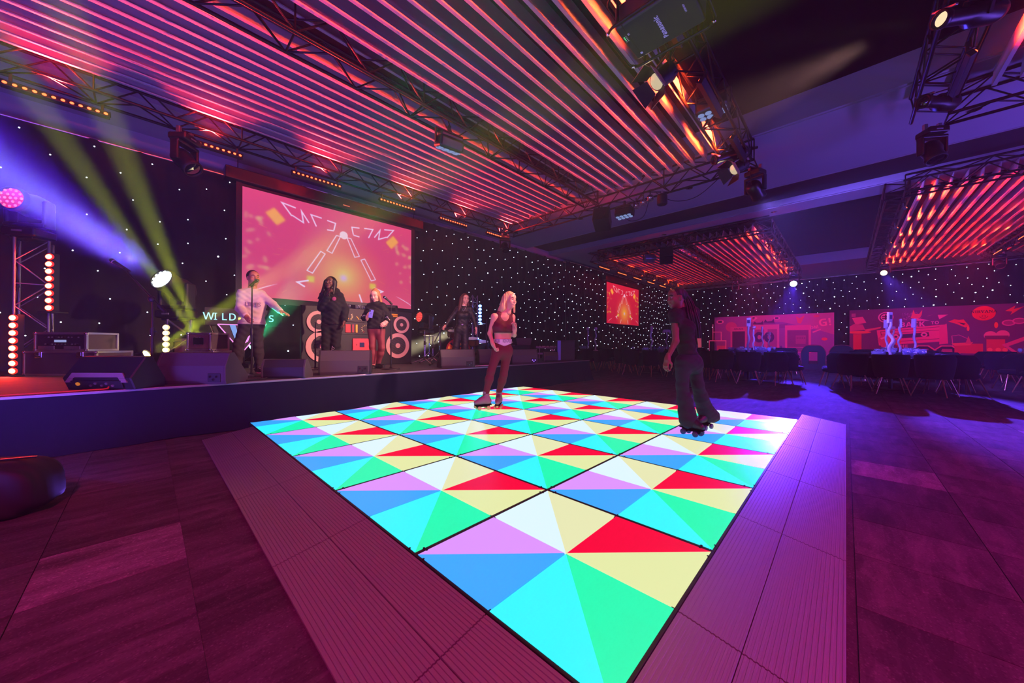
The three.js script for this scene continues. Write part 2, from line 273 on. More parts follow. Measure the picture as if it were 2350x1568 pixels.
// ------------------------------------------------------------------ trusses, fins, LED battens
const chordGeo = new Map();
function truss(label, A, B, size, fine) {
  A = V(...A); B = V(...B); const L = A.distanceTo(B), t = thing('lighting_truss', label, 'truss', A.toArray(), Math.atan2(-(B.z - A.z), B.x - A.x));
  if (Math.abs(B.y - A.y) > 0.1) t.rotation.set(0, 0, Math.PI / 2);
  const s = size / 2, key = L.toFixed(2); if (!chordGeo.has(key)) chordGeo.set(key, rod([0, 0, 0], [L, 0, 0], size > 0.32 ? 0.025 : 0.018));
  for (const [y, z] of [[s, s], [s, -s], [-s, s], [-s, -s]]) part('chord', chordGeo.get(key), M.trussBlack, t, [0, y, z]);
  const n = Math.max(2, Math.round(L / (size * 1.05))), list = [], r = size > 0.32 ? 0.0125 : 0.009;
  const faces = [[(u, v) => [u, -s, v * s]], [(u, v) => [u, s, v * s]], [(u, v) => [u, v * s, s]], [(u, v) => [u, v * s, -s]]].map((f) => f[0]);
  const br = new THREE.CylinderGeometry(r, r, 1, 6);
  faces.forEach((f, k) => { for (let i = 0; i < n; i++) { const a = V(...f(i * L / n, i % 2 ? 1 : -1)), b = V(...f((i + 1) * L / n, i % 2 ? -1 : 1)), d = b.clone().sub(a); list.push([a.add(b).multiplyScalar(0.5), d]); } });
  for (let i = 0; i <= n; i += 4) for (const [p0, p1] of [[[i * L / n, -s, -s], [i * L / n, -s, s]], [[i * L / n, -s, s], [i * L / n, s, s]]]) { const a = V(...p0), b = V(...p1), d = b.clone().sub(a); list.push([a.add(b).multiplyScalar(0.5), d]); }
  if (fine) for (const [c, d] of list) { const m = part('brace', br, M.trussBlack, t, c.toArray()); m.quaternion.setFromUnitVectors(UP, d.clone().normalize()); m.scale.y = d.length(); }
  else { const m = part('brace', merge(list.map(([c, d]) => br.clone().scale(1, d.length(), 1).applyQuaternion(new THREE.Quaternion().setFromUnitVectors(UP, d.clone().normalize())).translate(c.x, c.y, c.z))), M.trussBlack, t); m.userData.kind = 'stuff'; }
  return t;
}
const TB = 4.8, TS = 0.42, TY = TB + TS / 2;
function finField(label, x0, x1, z0, z1, n, over = []) {
  const t = thing('ceiling_fin_canopy', label, 'ceiling fins', [(x0 + x1) / 2, 5.0, 0]);
  const L = x1 - x0, g = box(L, 0.24, 0.012, 0, 0.12, 0, 0.003), lip = box(L, 0.018, 0.05, 0, 0.004, 0.02, 0.002);
  for (let i = 0; i < n; i++) { const f = part('fin', g, M.fin, t, [0, rnd(-0.006, 0.006) + (over.some((q) => Math.abs(z0 + (z1 - z0) * i / (n - 1) - q) < 0.28) ? 0.25 : 0), z0 + (z1 - z0) * i / (n - 1)]); f.rotation.x = rnd(-0.02, 0.02) + 0.1; part('edge_rail', lip, M.finRail, f); }
  return t;
}
M.finRail = mat(0x8d8a92, 0.7);
const dotGeo = ball(0.022, 0, 0, 0, 1, 1, 0.6, 10);
const battenBody = merge([box(1.0, 0.075, 0.07, 0, 0, 0.045, 0.01), box(1.02, 0.02, 0.09, 0, -0.045, 0.04, 0.004)]), battenFoot = box(0.03, 0.2, 0.03, 0, 0.07, 0);
const dotMat = glow(new THREE.Color(1, 0.09, 0.025), 5.5), dotFar = glow(new THREE.Color(1, 0.16, 0.04), 3);
function batten(label, p, dir, k, group, lit = dotMat, col = [1, 0.035, 0.07]) {
  const t = thing('led_batten', label, 'stage light', p, 0, group), to = V(...dir).normalize();
  const b = part('housing', battenBody, M.black, t); b.rotation.set(to.z > 0 ? Math.PI - Math.asin(to.y) : Math.asin(to.y), 0, 0);
  for (const x of [-0.42, 0.42]) part('bracket', battenFoot, M.black, t, [x, 0, -Math.sign(to.z) * 0.06]);
  for (let i = 0; i < 12; i++) part('lens', dotGeo, lit, b, [-0.46 + i * 0.0836, 0, 0.004]);
  const a = V(...p).addScaledVector(to, 0.09);
  spot(new THREE.Color(...col), k, a.toArray(), a.clone().add(to).toArray(), 43, 0.9, 3, 'batten_light');
}
// bay one (over the dance floor)
truss('black box truss nearest the stage screen carrying the row of red battens', [-3.2, TY, -7.85], [7.85, TY, -7.85], TS, true);
truss('black box truss across the middle of the pink ceiling fins', [-3.2, TY, -4.55], [7.45, TY, -4.55], TS, true);
truss('black box truss at the right hand end of the pink ceiling fins', [7.84, TY, -8.05], [7.84, TY, -0.9], TS, true);
truss('black box truss under the projector at the front of the pink ceiling fins', [-3.2, TY, -1.15], [7.6, TY, -1.15], TS, true);
finField('pleated ceiling of long pale fins lit pink and red above the dance floor', -3.2, 7.5, -7.55, -1.5, 26, [-4.55]);
const bat = 'red battens on the truss over the stage screen', batLabel = ['first', 'second', 'third', 'fourth', 'fifth', 'sixth'];
[-1.79, -0.1, 1.73, 3.65, 5.44, 7.25].forEach((x, i) => batten('red twelve-lamp light batten, ' + batLabel[i] + ' from the left on the truss above the stage', [x, 4.66, -7.98], [0, 0.5, 0.866], 330, bat, dotMat, [1, 0.022, 0.02]));
[-0.6, 1.2, 3.0, 4.8, 6.6].forEach((x, i) => batten('twelve-lamp light batten lighting the front fins, ' + batLabel[i] + ' from the left behind the projector truss', [x, 4.66, -1.0], [0, 0.55, -0.835], 280, 'battens on the front truss', dotMat, [1, 0.055, 0.008]));

// ------------------------------------------------------------------ the other three ceiling bays
const finBay2 = 'second bay beyond the pale ceiling strips';
truss('distant black truss above the small red screen, back of the second fin ceiling', [13.2, TY, -7.85], [24.6, TY, -7.85], TS, false);
truss('distant black truss across the middle of the second fin ceiling', [13.4, TY, -4.3], [24.4, TY, -4.3], TS, false);
truss('distant black truss along the front edge of the second fin ceiling', [13.4, TY, -1.55], [24.4, TY, -1.55], TS, false);
truss('distant black truss at the near left end of the second fin ceiling', [13.3, TY, -7.6], [13.3, TY, -1.35], TS, false);
truss('distant black truss at the far end of the second fin ceiling', [24.5, TY, -7.6], [24.5, TY, -1.35], TS, false);
finField('far ceiling of red fins behind the head of the skater with braids', 13.75, 24.2, -7.5, -1.95, 26, [-4.3]);
['first', 'second', 'third', 'fourth', 'fifth', 'sixth'].forEach((n, i) => batten('tiny distant red batten, ' + n + ' from the left above the small red screen', [14.4 + i * 1.85, 4.68, -7.98], [0, 0.5, 0.866], 170, 'distant battens above the small screen', dotFar, [1, 0.022, 0.003]));
[14.6, 16.8, 19, 21.2, 23.4].forEach((x, i) => batten('distant batten lighting the far fins, ' + batLabel[i] + ' from the left on their front truss', [x, 4.66, -1.42], [0, 0.5, -0.866], 170, 'distant battens on the far front truss', dotFar, [1, 0.022, 0.003]));
spot(new THREE.Color(0.3, 0.1, 1), 90, [13.6, 4.5, -5.0], [17.5, 5.1, -3.2], 24, 0.8, 4, 'fin_wash');
// second row, bay one: only its near corner comes into the frame
truss('black box truss at the top right corner carrying a long profile spot', [8.3, TY, 1.65], [8.3, TY, 5.6], TS, true);
truss('black box truss crossing the top right corner beside the dark ceiling gap', [3.4, TY, 1.45], [8.05, TY, 1.45], TS, true);
finField('pink lit ceiling fins cut off by the top right corner of the photo', 5.2, 8.0, 2.05, 5.3, 14);
[4.2, 6.6].forEach((x, i) => batten('red batten behind the top right truss, ' + (i ? 'nearer the pale ceiling strip' : 'nearer the photographer'), [x, 4.66, 1.6], [0, 0.5, 0.866], 120, 'battens on the top right truss', dotMat, [1, 0.016, 0.004]));
// second row, bay two
truss('distant black truss at the left end of the red fins on the far right', [12.2, TY, 1.5], [12.2, TY, 8.0], TS, false);
truss('distant black truss along the left side of the red fins on the far right', [12.4, TY, 1.4], [24.6, TY, 1.4], TS, false);
truss('distant black truss at the far end of the red fins on the far right', [24.7, TY, 1.6], [24.7, TY, 8.0], TS, false);
truss('distant black truss through the middle of the red fins on the far right', [12.5, TY, 4.9], [24.5, TY, 4.9], TS, false);
finField('bright red ceiling fins on the far right above the cassette banner', 12.6, 24.3, 1.85, 7.8, 27, [4.9]);
[13.4, 15.6, 17.8, 20, 22.2, 23.9].forEach((x, i) => batten('distant red batten, ' + batLabel[i] + ' along the left side of the far right fins', [x, 4.66, 1.6], [0, 0.5, 0.866], 190, 'distant battens of the far right fins', dotFar, [1, 0.016, 0.004]));
[13.6, 16.4, 19.2, 22].forEach((x, i) => batten('distant red batten under the middle truss of the far right fins, ' + batLabel[i] + ' in line', [x, 4.66, 4.7], [0, 0.5, -0.866], 170, 'distant middle battens of the far right fins', dotFar, [1, 0.016, 0.004]));

// ------------------------------------------------------------------ lamps and gear on the trusses
const lensOff = glow(new THREE.Color(0.3, 0.42, 0.85), 0.6, 0.15);  // unlit lenses; the blue reflection in them is painted as a faint glow
const headBody = lathe([[0, -0.17], [0.09, -0.17], [0.125, -0.12], [0.135, -0.02], [0.115, 0.06], [0.128, 0.16], [0.128, 0.18], [0.112, 0.18], [0.11, 0.165], [0, 0.165]], 24).rotateX(Math.PI / 2);
const headRing = lathe([[0.113, 0.172], [0.113, 0.192], [0.132, 0.192], [0.134, 0.15]], 24).rotateX(Math.PI / 2), headLens = lathe([[0, 0.19], [0.06, 0.186], [0.112, 0.174]], 24).rotateX(Math.PI / 2);
const yokeGeo = merge([box(0.045, 0.3, 0.12, -0.165, -0.17, 0, 0.02), box(0.045, 0.3, 0.12, 0.165, -0.17, 0, 0.02), box(0.37, 0.05, 0.14, 0, -0.035, 0, 0.02)]);
const headBase = merge([box(0.3, 0.1, 0.26, 0, 0, 0, 0.025), box(0.2, 0.03, 0.18, 0, 0.06, 0, 0.01)]), headClamp = box(0.05, 0.1, 0.05, 0, 0.1, 0);
const panelGeo = box(0.09, 0.02, 0.004, 0, 0, 0.131, 0.002);
function movingHead(label, p, dir, lens, { size = 1, hang = true, body = M.satin, group, cells, beams = [] } = {}) {
  const t = thing('moving_head_light', label, 'stage light', p, Math.atan2(dir[0], dir[2]), group), k = hang ? 1 : -1, d = V(...dir).normalize();
  t.scale.setScalar(size);
  const b = part('base', headBase, body, t, [0, -0.18 * (hang ? 1 : 0) + (hang ? 0 : 0.06), 0]); if (!hang) b.rotation.z = Math.PI;
  if (hang) for (const x of [-0.1, 0.1]) part('clamp', headClamp, M.alu, t, [x, -0.18, 0]);
  part('display', panelGeo, M.alu, b);
  const y = part('yoke', yokeGeo, body, t, [0, hang ? -0.23 : 0.11, 0]); if (!hang) y.rotation.z = Math.PI;
  const h = part('head', headBody, body, t, [0, (hang ? -0.23 - 0.27 : 0.11 + 0.27), 0], [-Math.asin(d.y), 0, 0]);
  part('bezel', headRing, M.black, h); part('lens', headLens, lens, h);
  if (cells) for (let r = 0, n = [1, 6, 12]; r < 3; r++) for (let i = 0; i < n[r]; i++) { const a = i * 2 * Math.PI / n[r]; part('led_cell', ball(0.014, 0, 0, 0, 1, 1, 0.5, 8), cells, h, [Math.cos(a) * r * 0.046, Math.sin(a) * r * 0.046, 0.191]); }
  const at = V(...p).add(V(0, (hang ? -0.5 : 0.38) * size, 0)).addScaledVector(d, 0.27 * size);
  for (const [to, color, k, angle, soft = 2] of beams) spot(new THREE.Color(...color), k * 1.6, at.toArray(), to, angle, 0.45, soft, 'beam');
  return t;
}
const washBody = merge([box(0.46, 0.2, 0.3, 0, 0, 0, 0.05), box(0.4, 0.06, 0.22, 0, 0.12, 0, 0.02)]), washYoke = merge([box(0.02, 0.24, 0.06, -0.25, 0.08, 0), box(0.02, 0.24, 0.06, 0.25, 0.08, 0), box(0.52, 0.02, 0.06, 0, 0.2, 0), box(0.05, 0.12, 0.05, 0, 0.26, 0)]), washLens = cyl(0.047, 0.047, 0.016, 0, 0, 0, 20);
function washLight(label, p, turn, tilt, lens = lensOff) {
  const t = thing('eight_lens_wash_light', label, 'stage light', p, turn);
  part('yoke', washYoke, M.black, t);
  const b = part('body', washBody, M.satin, t, [0, 0, 0], [tilt, 0, 0]);
  for (let i = 0; i < 4; i++) for (let j = 0; j < 2; j++) part('lens', washLens, lens, b, [-0.157 + i * 0.105, -0.102, -0.055 + j * 0.11]);
  return t;
}
washLight('black wash light with eight pale blue lenses hanging from the middle truss', [2.76, 4.52, -4.55], VIEW_TURN + 0.65, 0.35);
washLight('black wash light with eight blue lenses lying inside the truss beside the projector', [5.5, 4.92, -1.12], 1.57, 0.05);
washLight('small black wash light with eight pale lenses beside three silver lamps', [7.84, 4.5, -3.78], 1.57, 0.15);
const b2w = washLight('distant pale wash light hanging next to a speaker under the second fin ceiling', [13.3, 4.5, -5.35], VIEW_TURN, -0.5, M.alu);
b2w.children[1].material = mat(0x8f90a8, 0.4, 0.4);
movingHead('unlit moving head hanging left of the screen, glowing dull red', [-0.42, 4.82, -7.95], [0.5, -0.75, 0.5], M.lensDark, { size: 1.15, body: M.satin });
movingHead('unlit moving head hanging at the right end of the batten truss', [7.55, 4.82, -7.95], [-0.3, -0.8, 0.5], M.lensDark, {});
movingHead('moving head with a bright white lens hanging from the truss corner over the pale ceiling', [7.95, 4.82, -0.93], [0.55, -0.42, 0.18], glow(new THREE.Color(0.8, 0.74, 1), 2.6), { size: 1.05, beams: [[[13, 2.6, 0.6], [0.2, 0.12, 1], 160, 40, 4]] });
movingHead('unlit moving head hanging below the long spot at the top right', [8.3, 4.82, 1.5], [-0.3, -0.9, 0.2], M.lensDark, {});
const blueHead = movingHead('distant blue moving head shining straight at the photographer', [22.3, 4.82, -1.52], [-0.998, -0.12, 0.07], glow(new THREE.Color(0.3, 0.42, 1), 16), { size: 1.3, beams: [[[8.6, 0, -0.55], [0.09, 0.03, 1], 2600, 6, 6], [[2, 2.2, 1.6], [0.06, 0.05, 1], 150, 12, 6]] });
movingHead('distant warm white spot lamp below the red fins on the far right', [22.2, 4.8, 1.72], [-0.9, -0.2, -0.25], glow(new THREE.Color(1, 0.78, 0.4), 5), { size: 1.0, beams: [[[8.2, 0, 2.1], [0.12, 0.04, 1], 2200, 5, 4]] });
movingHead('distant reddish moving head hanging under the far end of the second fin ceiling', [23.3, 4.8, -4.3], [-0.8, -0.6, 0], M.lensDark, {});
movingHead('second distant reddish lamp hanging near the top of the cassette banner wall', [22.8, 4.8, 4.9], [-0.8, -0.6, 0], M.lensDark, {});
// three little silver lamps and a drum-shaped can
[[7.92, 4.66, -3.5, 'left'], [7.9, 4.68, -3.3, 'middle'], [7.84, 4.72, -3.1, 'right and reddest']].forEach(([x, y, z, w], i) => {
  const t = thing('par_lamp', 'small round silver lamp on the end truss, ' + w + ' of the three', 'stage light', [x, y, z], 0, 'three small silver lamps');
  part('shell', ball(0.085, 0, 0, 0, 1, 0.92, 1, 16), mat(0xc9c3c8, 0.16, 1), t); part('rim', ring(0.06, 0.08, 0.03).rotateX(Math.PI / 2), M.alu, t, [0, -0.06, 0]); part('bracket', box(0.03, 0.16, 0.02, 0, 0.11, 0), M.black, t);
});
{ const t = thing('can_light', 'black drum shaped can light under the end truss next to the silver lamps', 'stage light', [7.88, 4.62, -2.82]); part('can', lathe([[0, 0.1], [0.11, 0.1], [0.12, 0.05], [0.12, -0.13], [0.1, -0.15], [0.09, -0.12], [0, -0.1]], 24), M.black, t); part('hook', box(0.04, 0.12, 0.04, 0, 0.14, 0), M.alu, t); }
// speakers on the trusses
const spkShape = extrude([[-0.26, -0.2], [0.26, -0.13], [0.26, 0.2], [-0.26, 0.24]], 0.42, 0.012).translate(0, 0, -0.21);
function hungSpeaker(label, p, turn, tilt, s = 1) {
  const t = thing('hanging_speaker', label, 'speaker', p, turn); t.scale.setScalar(s);
  const c = part('cabinet', spkShape, M.black, t, [0, 0, 0], [0, 0, tilt]); part('grille', box(0.012, 0.3, 0.38, 0.272, 0.03, 0, 0.004), mat(0x141414, 0.8), c);
  part('bracket', merge([box(0.04, 0.22, 0.04, -0.05, 0.27, 0), box(0.03, 0.03, 0.46, -0.05, 0.2, 0)]), M.black, t);
  part('cable', tube([[-0.1, 0.3, 0.1], [-0.36, 0.22, 0.16], [-0.38, 0.02, 0.12], [-0.26, -0.02, 0.05]], 0.007, 20), M.rubber, t);
}
hungSpeaker('black loudspeaker tilted downwards under the end truss of the pink fins', [7.95, 4.5, -4.5], 0.35, -0.5);
hungSpeaker('distant black loudspeaker hanging under the second fin ceiling beside the pale wash light', [13.35, 4.5, -4.7], 0.35, -0.5, 1.1);
// fresnel lamps with barn doors
function fresnel(label, p, turn, tilt, lit) {
  const t = thing('barn_door_light', label, 'stage light', p, turn), inner = mat(0xc8a878, 0.5, 0.2);
  const b = part('housing', merge([cyl(0.11, 0.12, 0.24, 0, 0, 0, 20).rotateX(Math.PI / 2), box(0.2, 0.2, 0.1, 0, 0, -0.1, 0.03)]), M.black, t, [0, 0, 0], [tilt, 0, 0]);
  part('lens', lathe([[0, 0.03], [0.06, 0.022], [0.1, 0]], 20).rotateX(Math.PI / 2), lit, b, [0, 0, 0.12]);
  const door = extrude([[-0.1, 0], [0.1, 0], [0.15, 0.19], [-0.15, 0.19]], 0.004, 0), back = door.clone().translate(0, 0, -0.005);
  for (let i = 0; i < 4; i++) { const g = new THREE.Group(); const a = i * Math.PI / 2, d = part('barn_door', door, M.black, b, [Math.sin(a) * -0.105, Math.cos(a) * 0.105, 0.13]); d.rotation.set(0, 0, a); d.rotateX(0.95); part('inner_face', back, inner, d); }
  part('yoke', merge([box(0.012, 0.28, 0.03, -0.15, 0.08, 0), box(0.012, 0.28, 0.03, 0.15, 0.08, 0), box(0.31, 0.012, 0.03, 0, 0.22, 0), box(0.04, 0.1, 0.04, 0, 0.27, 0)]), M.black, t);
  const d = V(Math.sin(turn) * Math.cos(tilt), -Math.sin(tilt), Math.cos(turn) * Math.cos(tilt)), a = V(...p).addScaledVector(d, 0.16);
  spot(new THREE.Color(1, 0.78, 0.5), 5, a.toArray(), a.clone().add(d).toArray(), 60, 0.6, 3, 'barn_door_lamp');
}
const warmLens = glow(new THREE.Color(1, 0.8, 0.5), 0.6);
fresnel('lamp with gold lined barn doors hanging just below the projector', [3.78, 4.55, -1.28], -2.2, 0.7, warmLens);
fresnel('lamp with gold lined barn doors at the truss corner beside the white moving head', [7.3, 4.6, -1.1], -2.3, 0.55, warmLens);
// profile spots
function profile(label, p, to, lens) {
  const t = thing('profile_spot', label, 'stage light', p), d = V(...to).sub(V(...p)); t.quaternion.setFromUnitVectors(V(0, 0, 1), d.clone().normalize());
  part('barrel', lathe([[0, -0.36], [0.1, -0.36], [0.12, -0.3], [0.12, -0.06], [0.08, -0.02], [0.08, 0.26], [0.095, 0.27], [0.095, 0.32], [0.07, 0.32], [0.07, 0.28], [0, 0.28]], 20).rotateX(Math.PI / 2), mat(0x1a0f12, 0.35, 0.3), t);
  part('lens', lathe([[0, 0.03], [0.05, 0.015], [0.068, 0]], 20).rotateX(Math.PI / 2), lens, t, [0, 0, 0.285]);
  part('lens_clip', box(0.22, 0.02, 0.03, 0, 0.09, 0.29), M.alu, t); part('yoke', merge([box(0.012, 0.2, 0.04, -0.13, 0.06, -0.1), box(0.012, 0.2, 0.04, 0.13, 0.06, -0.1), box(0.27, 0.012, 0.04, 0, 0.16, -0.1)]), M.black, t);
  return t;
}
profile('black profile spot slung low across the truss corner above the barn door lamp', [6.95, 4.72, -1.2], [6.2, 4.4, -1.9], M.lensDark);
profile('long unlit profile spot pointing left from the top right truss', [7.45, 4.76, 1.45], [6.6, 4.62, 0.9], M.lensDark);
profile('lit profile spot with a warm lens sending a pale beam across the dark ceiling gap', [5.42, 4.72, 1.42], [4.9, 4.6, 0.9], glow(new THREE.Color(1, 0.72, 0.42), 1.1));
spot(new THREE.Color(1, 0.7, 0.42), 60, [5.13, 4.66, 1.12], [2.2, 3.9, -1.6], 4, 0.5, 3, 'profile_beam');
// the projector in its tube cage
const bold = await new FontLoader().loadAsync('fonts/droid/droid_sans_bold.typeface.json'), sans = await new FontLoader().loadAsync('fonts/droid/droid_sans_regular.typeface.json'), serifB = await new FontLoader().loadAsync('fonts/droid/droid_serif_bold.typeface.json');
function text(s, size, depth = 0.003, font = bold) { const g = new TextGeometry(s, { font, size, depth, curveSegments: 4, bevelEnabled: false }); g.computeBoundingBox(); const b = g.boundingBox; return g.translate(-(b.min.x + b.max.x) / 2, -(b.min.y + b.max.y) / 2, 0); }
{
  const t = thing('projector', 'large black projector in a tube cage seen from below at the top of the photo', 'projector', [2.81, 4.36, -0.95]);
  part('body', box(0.56, 0.24, 0.74, 0, 0.13, 0, 0.03), mat(0x101a2a, 0.45), t);
  part('seam', box(0.565, 0.004, 0.01, 0, 0.012, -0.29, 0.001), M.black, t);
  const w = mat(0xd5dbe6, 0.5), down = (g, p) => { const m = part('lettering', g, w, t, p); m.matrixAutoUpdate = true; m.quaternion.setFromRotationMatrix(new THREE.Matrix4().makeBasis(V(-1, 0, 0), V(0, 0, -1), V(0, -1, 0))); };
  down(text('Panasonic', 0.048), [0.02, 0.0105, 0.0]); down(text('LASER DLP', 0.016, 0.003, sans), [-0.03, 0.0105, 0.25]); down(text('PT', 0.02), [-0.13, 0.0105, -0.28]); down(merge([box(0.03, 0.024, 0.004)]), [0.2, 0.0105, -0.28]);
  for (let i = 0; i < 8; i++) part('status_led', box(0.008, 0.004, 0.008, 0, 0, 0, 0.001), glow(i < 3 ? new THREE.Color(0.1, 1, 0.3) : new THREE.Color(0.5, 0.6, 0.7), i < 3 ? 2 : 0.5), t, [-0.12 + (i % 4) * 0.022, 0.008, -0.335 + Math.floor(i / 4) * 0.02]);
  const cage = []; for (const y of [-0.01, 0.33]) cage.push(new THREE.TubeGeometry(new THREE.CatmullRomCurve3([[-0.34, -0.36], [-0.34, 0.36], [-0.26, 0.45], [0.26, 0.45], [0.34, 0.36], [0.34, -0.36], [0.26, -0.45], [-0.26, -0.45]].map(([x, z]) => V(x, y, z)), true, 'catmullrom', 0.12), 72, 0.016, 8, true));
  for (const [x, z] of [[-0.34, -0.3], [0.34, -0.3], [-0.34, 0.3], [0.34, 0.3]]) cage.push(rod([x, -0.01, z], [x, 0.42, z], 0.014));
  part('cage', merge(cage), M.trussBlack, t); part('mounting_plate', box(0.6, 0.03, 0.5, 0, 0.29, 0), M.black, t); part('hanger', merge([box(0.04, 0.2, 0.04, -0.2, 0.4, -0.15), box(0.04, 0.2, 0.04, 0.2, 0.4, -0.15)]), M.alu, t);
  for (const [x, z] of [[-0.3, -0.43], [0.3, -0.43], [0.3, 0.43], [-0.3, 0.43]]) part('cage_bolt', ball(0.022, 0, 0, 0, 1, 1, 1, 8), M.chrome, t, [x, -0.01, z]);
}
// cables sagging from the trusses
const cable = (label, pts, r = 0.008) => tag(Object.assign(part('cable', tube(pts, r, 60), M.rubber, scene), { name: numbered('cable') }), label, 'cable');
cable('black cable sagging under the end truss below the red fin tips', [[7.95, 4.84, -3.0], [8.02, 4.55, -2.6], [8.02, 4.5, -2.1], [7.97, 4.84, -1.5]]);
cable('black cable looping under the small wash light and silver lamps', [[7.9, 4.62, -3.95], [8.0, 4.32, -3.7], [8.0, 4.34, -3.35], [7.9, 4.7, -3.15]]);
cable('thick black cable run lying along the middle truss', [[-3, 4.86, -4.42], [0, 4.83, -4.4], [3, 4.86, -4.43], [7.3, 4.84, -4.4]], 0.03);
cable('black cable loop hanging beside the white moving head', [[7.9, 4.8, -1.0], [7.78, 4.45, -0.98], [7.86, 4.2, -0.95], [7.98, 4.35, -0.93]]);

// ------------------------------------------------------------------ gear on the stage
const monMat = mat(0x3b363a, 0.7), monDark = mat(0x141416, 0.6), grilleMat = mat(0x4a454a, 0.75, 0.1);
const connGeo = merge([box(0.14, 0.1, 0.01, 0, 0, 0, 0.003)]), jackGeo = cyl(0.013, 0.013, 0.012, 0, 0, 0, 12).rotateX(Math.PI / 2);
function wedge(label, x, z, turn, w, h, { side = false, plain = true } = {}) {
  const t = thing('stage_monitor', label, 'speaker', [x, ST, z], turn), d = h * 1.05;
  const prof = [[d * 0.42, 0], [d * 0.46, h * 0.12], [d * 0.46, h * 0.58], [d * 0.3, h * 0.97], [d * 0.22, h], [d * 0.1, h], [-d * 0.5, h * 0.22], [-d * 0.5, 0]];
  const g = extrude(prof.map(([a, b]) => [a, b]), w, 0.01).translate(0, 0, -w / 2).rotateY(-Math.PI / 2);   // profile x becomes z
  part('cabinet', g, monMat, t);
  const end = extrude(prof.map(([a, b]) => [a * 1.02, b]), 0.02, 0.004).rotateY(-Math.PI / 2);
  for (const s of [-1, 1]) { const e = part('side_panel', end, side ? monDark : monMat, t, [s * (w / 2 + 0.012) + 0.01, 0, 0]); if (side && s < 0) { part('handle_slot', box(0.012, 0.035, 0.16, 0, 0, 0, 0.005), M.rubber, e, [-0.022, h * 0.62, -d * 0.03], [-0.5, 0, 0]); part('port', cyl(0.035, 0.035, 0.014, 0, 0, 0, 20).rotateZ(Math.PI / 2), M.rubber, e, [-0.022, h * 0.3, d * 0.08]); } }
  part('grille', box(w * 0.92, 0.012, d * 0.72, 0, 0, 0, 0.004), grilleMat, t, [0, h * 0.62, -d * 0.22], [-Math.atan2(h * 0.78, d * 0.6) * 1, 0, 0]);
  if (plain) { const c = part('connector_panel', connGeo, M.black, t, [w * 0.36, h * 0.21, d * 0.465]); for (let i = 0; i < 3; i++) part('socket', jackGeo, M.chrome, c, [-0.04 + i * 0.035, i === 1 ? -0.02 : 0.012, 0.006]); }
  return t;
}
wedge('grey stage monitor second from the left, beside the boom microphone stand', -0.39, -5.16, VIEW_TURN + 0.06, 0.72, 0.37);
wedge('small dark square stage monitor with a pale dot, third from the left', 0.49, -5.16, VIEW_TURN + 0.14, 0.5, 0.26, { plain: false }).children[0].material = mat(0x16161c, 0.6);
wedge('stage monitor with a rounded black side and handle slot, in front of the hooded singer', 1.3, -5.2, VIEW_TURN + 0.34, 0.68, 0.37, { side: true });
wedge('stage monitor in front of the singer in the black jumpsuit', 3.42, -5.2, VIEW_TURN + 0.42, 0.64, 0.36, { side: true });
wedge('stage monitor just right of the blonde skater', 5.4, -5.2, VIEW_TURN + 0.42, 0.64, 0.34, { side: true });
wedge('dark stage monitor partly hidden behind the blonde skater', 4.75, -5.75, VIEW_TURN + 0.6, 0.55, 0.34, { side: true, plain: false });
wedge('small dark stage monitor alone near the right end of the stage', 6.62, -5.3, VIEW_TURN + 0.2, 0.34, 0.26, { plain: false }).children[0].material = M.black;
{ // the leftmost monitor shows its amplifier panel
  const t = thing('stage_monitor', 'leftmost stage monitor with a pale trim band, amplifier panel and orange cable', 'speaker', [-1.1, ST, -5.18], VIEW_TURN + 0.02);
  part('cabinet', extrude([[0.12, 0], [0.17, 0.12], [0.02, 0.33], [-0.06, 0.34], [-0.2, 0.1], [-0.2, 0]], 0.66, 0.01).translate(0, 0, -0.33).rotateY(-Math.PI / 2), M.black, t);
  const band = extrude([[-0.31, 0], [-0.25, 0.1], [0.25, 0.1], [0.31, 0], [0.25, 0], [0.21, 0.052], [-0.22, 0.052], [-0.26, 0]], 0.012, 0.002);
  part('trim_band', band, mat(0x77686a, 0.5, 0.2), t, [0, 0.075, 0.16], [-0.1, 0, 0]);
  const a = part('amplifier_panel', box(0.5, 0.085, 0.01, 0, 0, 0, 0.003), M.black, t, [0, 0.055, 0.158], [0.35, 0, 0]);
  part('orange_socket', cyl(0.018, 0.018, 0.014, 0, 0, 0, 14).rotateX(Math.PI / 2), glow(new THREE.Color(1, 0.28, 0.02), 0.5), a, [-0.18, 0.01, 0.008]);
  for (let i = 0; i < 5; i++) part('socket', jackGeo, M.alu, a, [-0.06 + i * 0.055, (i % 2) * 0.025 - 0.01, 0.008]);
}
tag(Object.assign(part('cable', tube([[-1.14, ST + 0.06, -5.02], [-1.13, ST + 0.02, -4.985], [-1.3, ST + 0.012, -4.965], [-1.8, ST + 0.012, -4.96], [-2.7, ST + 0.012, -4.97]], 0.009, 50), mat(0xd04818, 0.5), scene), { name: numbered('cable') }), 'orange cable running left along the stage edge from the leftmost monitor', 'cable');
for (const [pts, l] of [[[[-0.3, ST + 0.01, -5.02], [0.1, ST + 0.01, -5.05], [0.35, ST + 0.01, -5.4], [0.1, ST + 0.01, -5.75]], 'black cable on the deck between the second monitor and the round stand base'], [[[4.2, ST + 0.01, -5.05], [4.0, ST + 0.01, -5.1], [3.7, ST + 0.01, -5.05], [3.5, ST + 0.01, -5.0]], 'pale cable end lying on the stage edge behind the blonde skater']])
  tag(Object.assign(part('cable', tube(pts, 0.008, 40), l[0] === 'b' ? M.rubber : M.white, scene), { name: numbered('cable') }), l, 'cable');

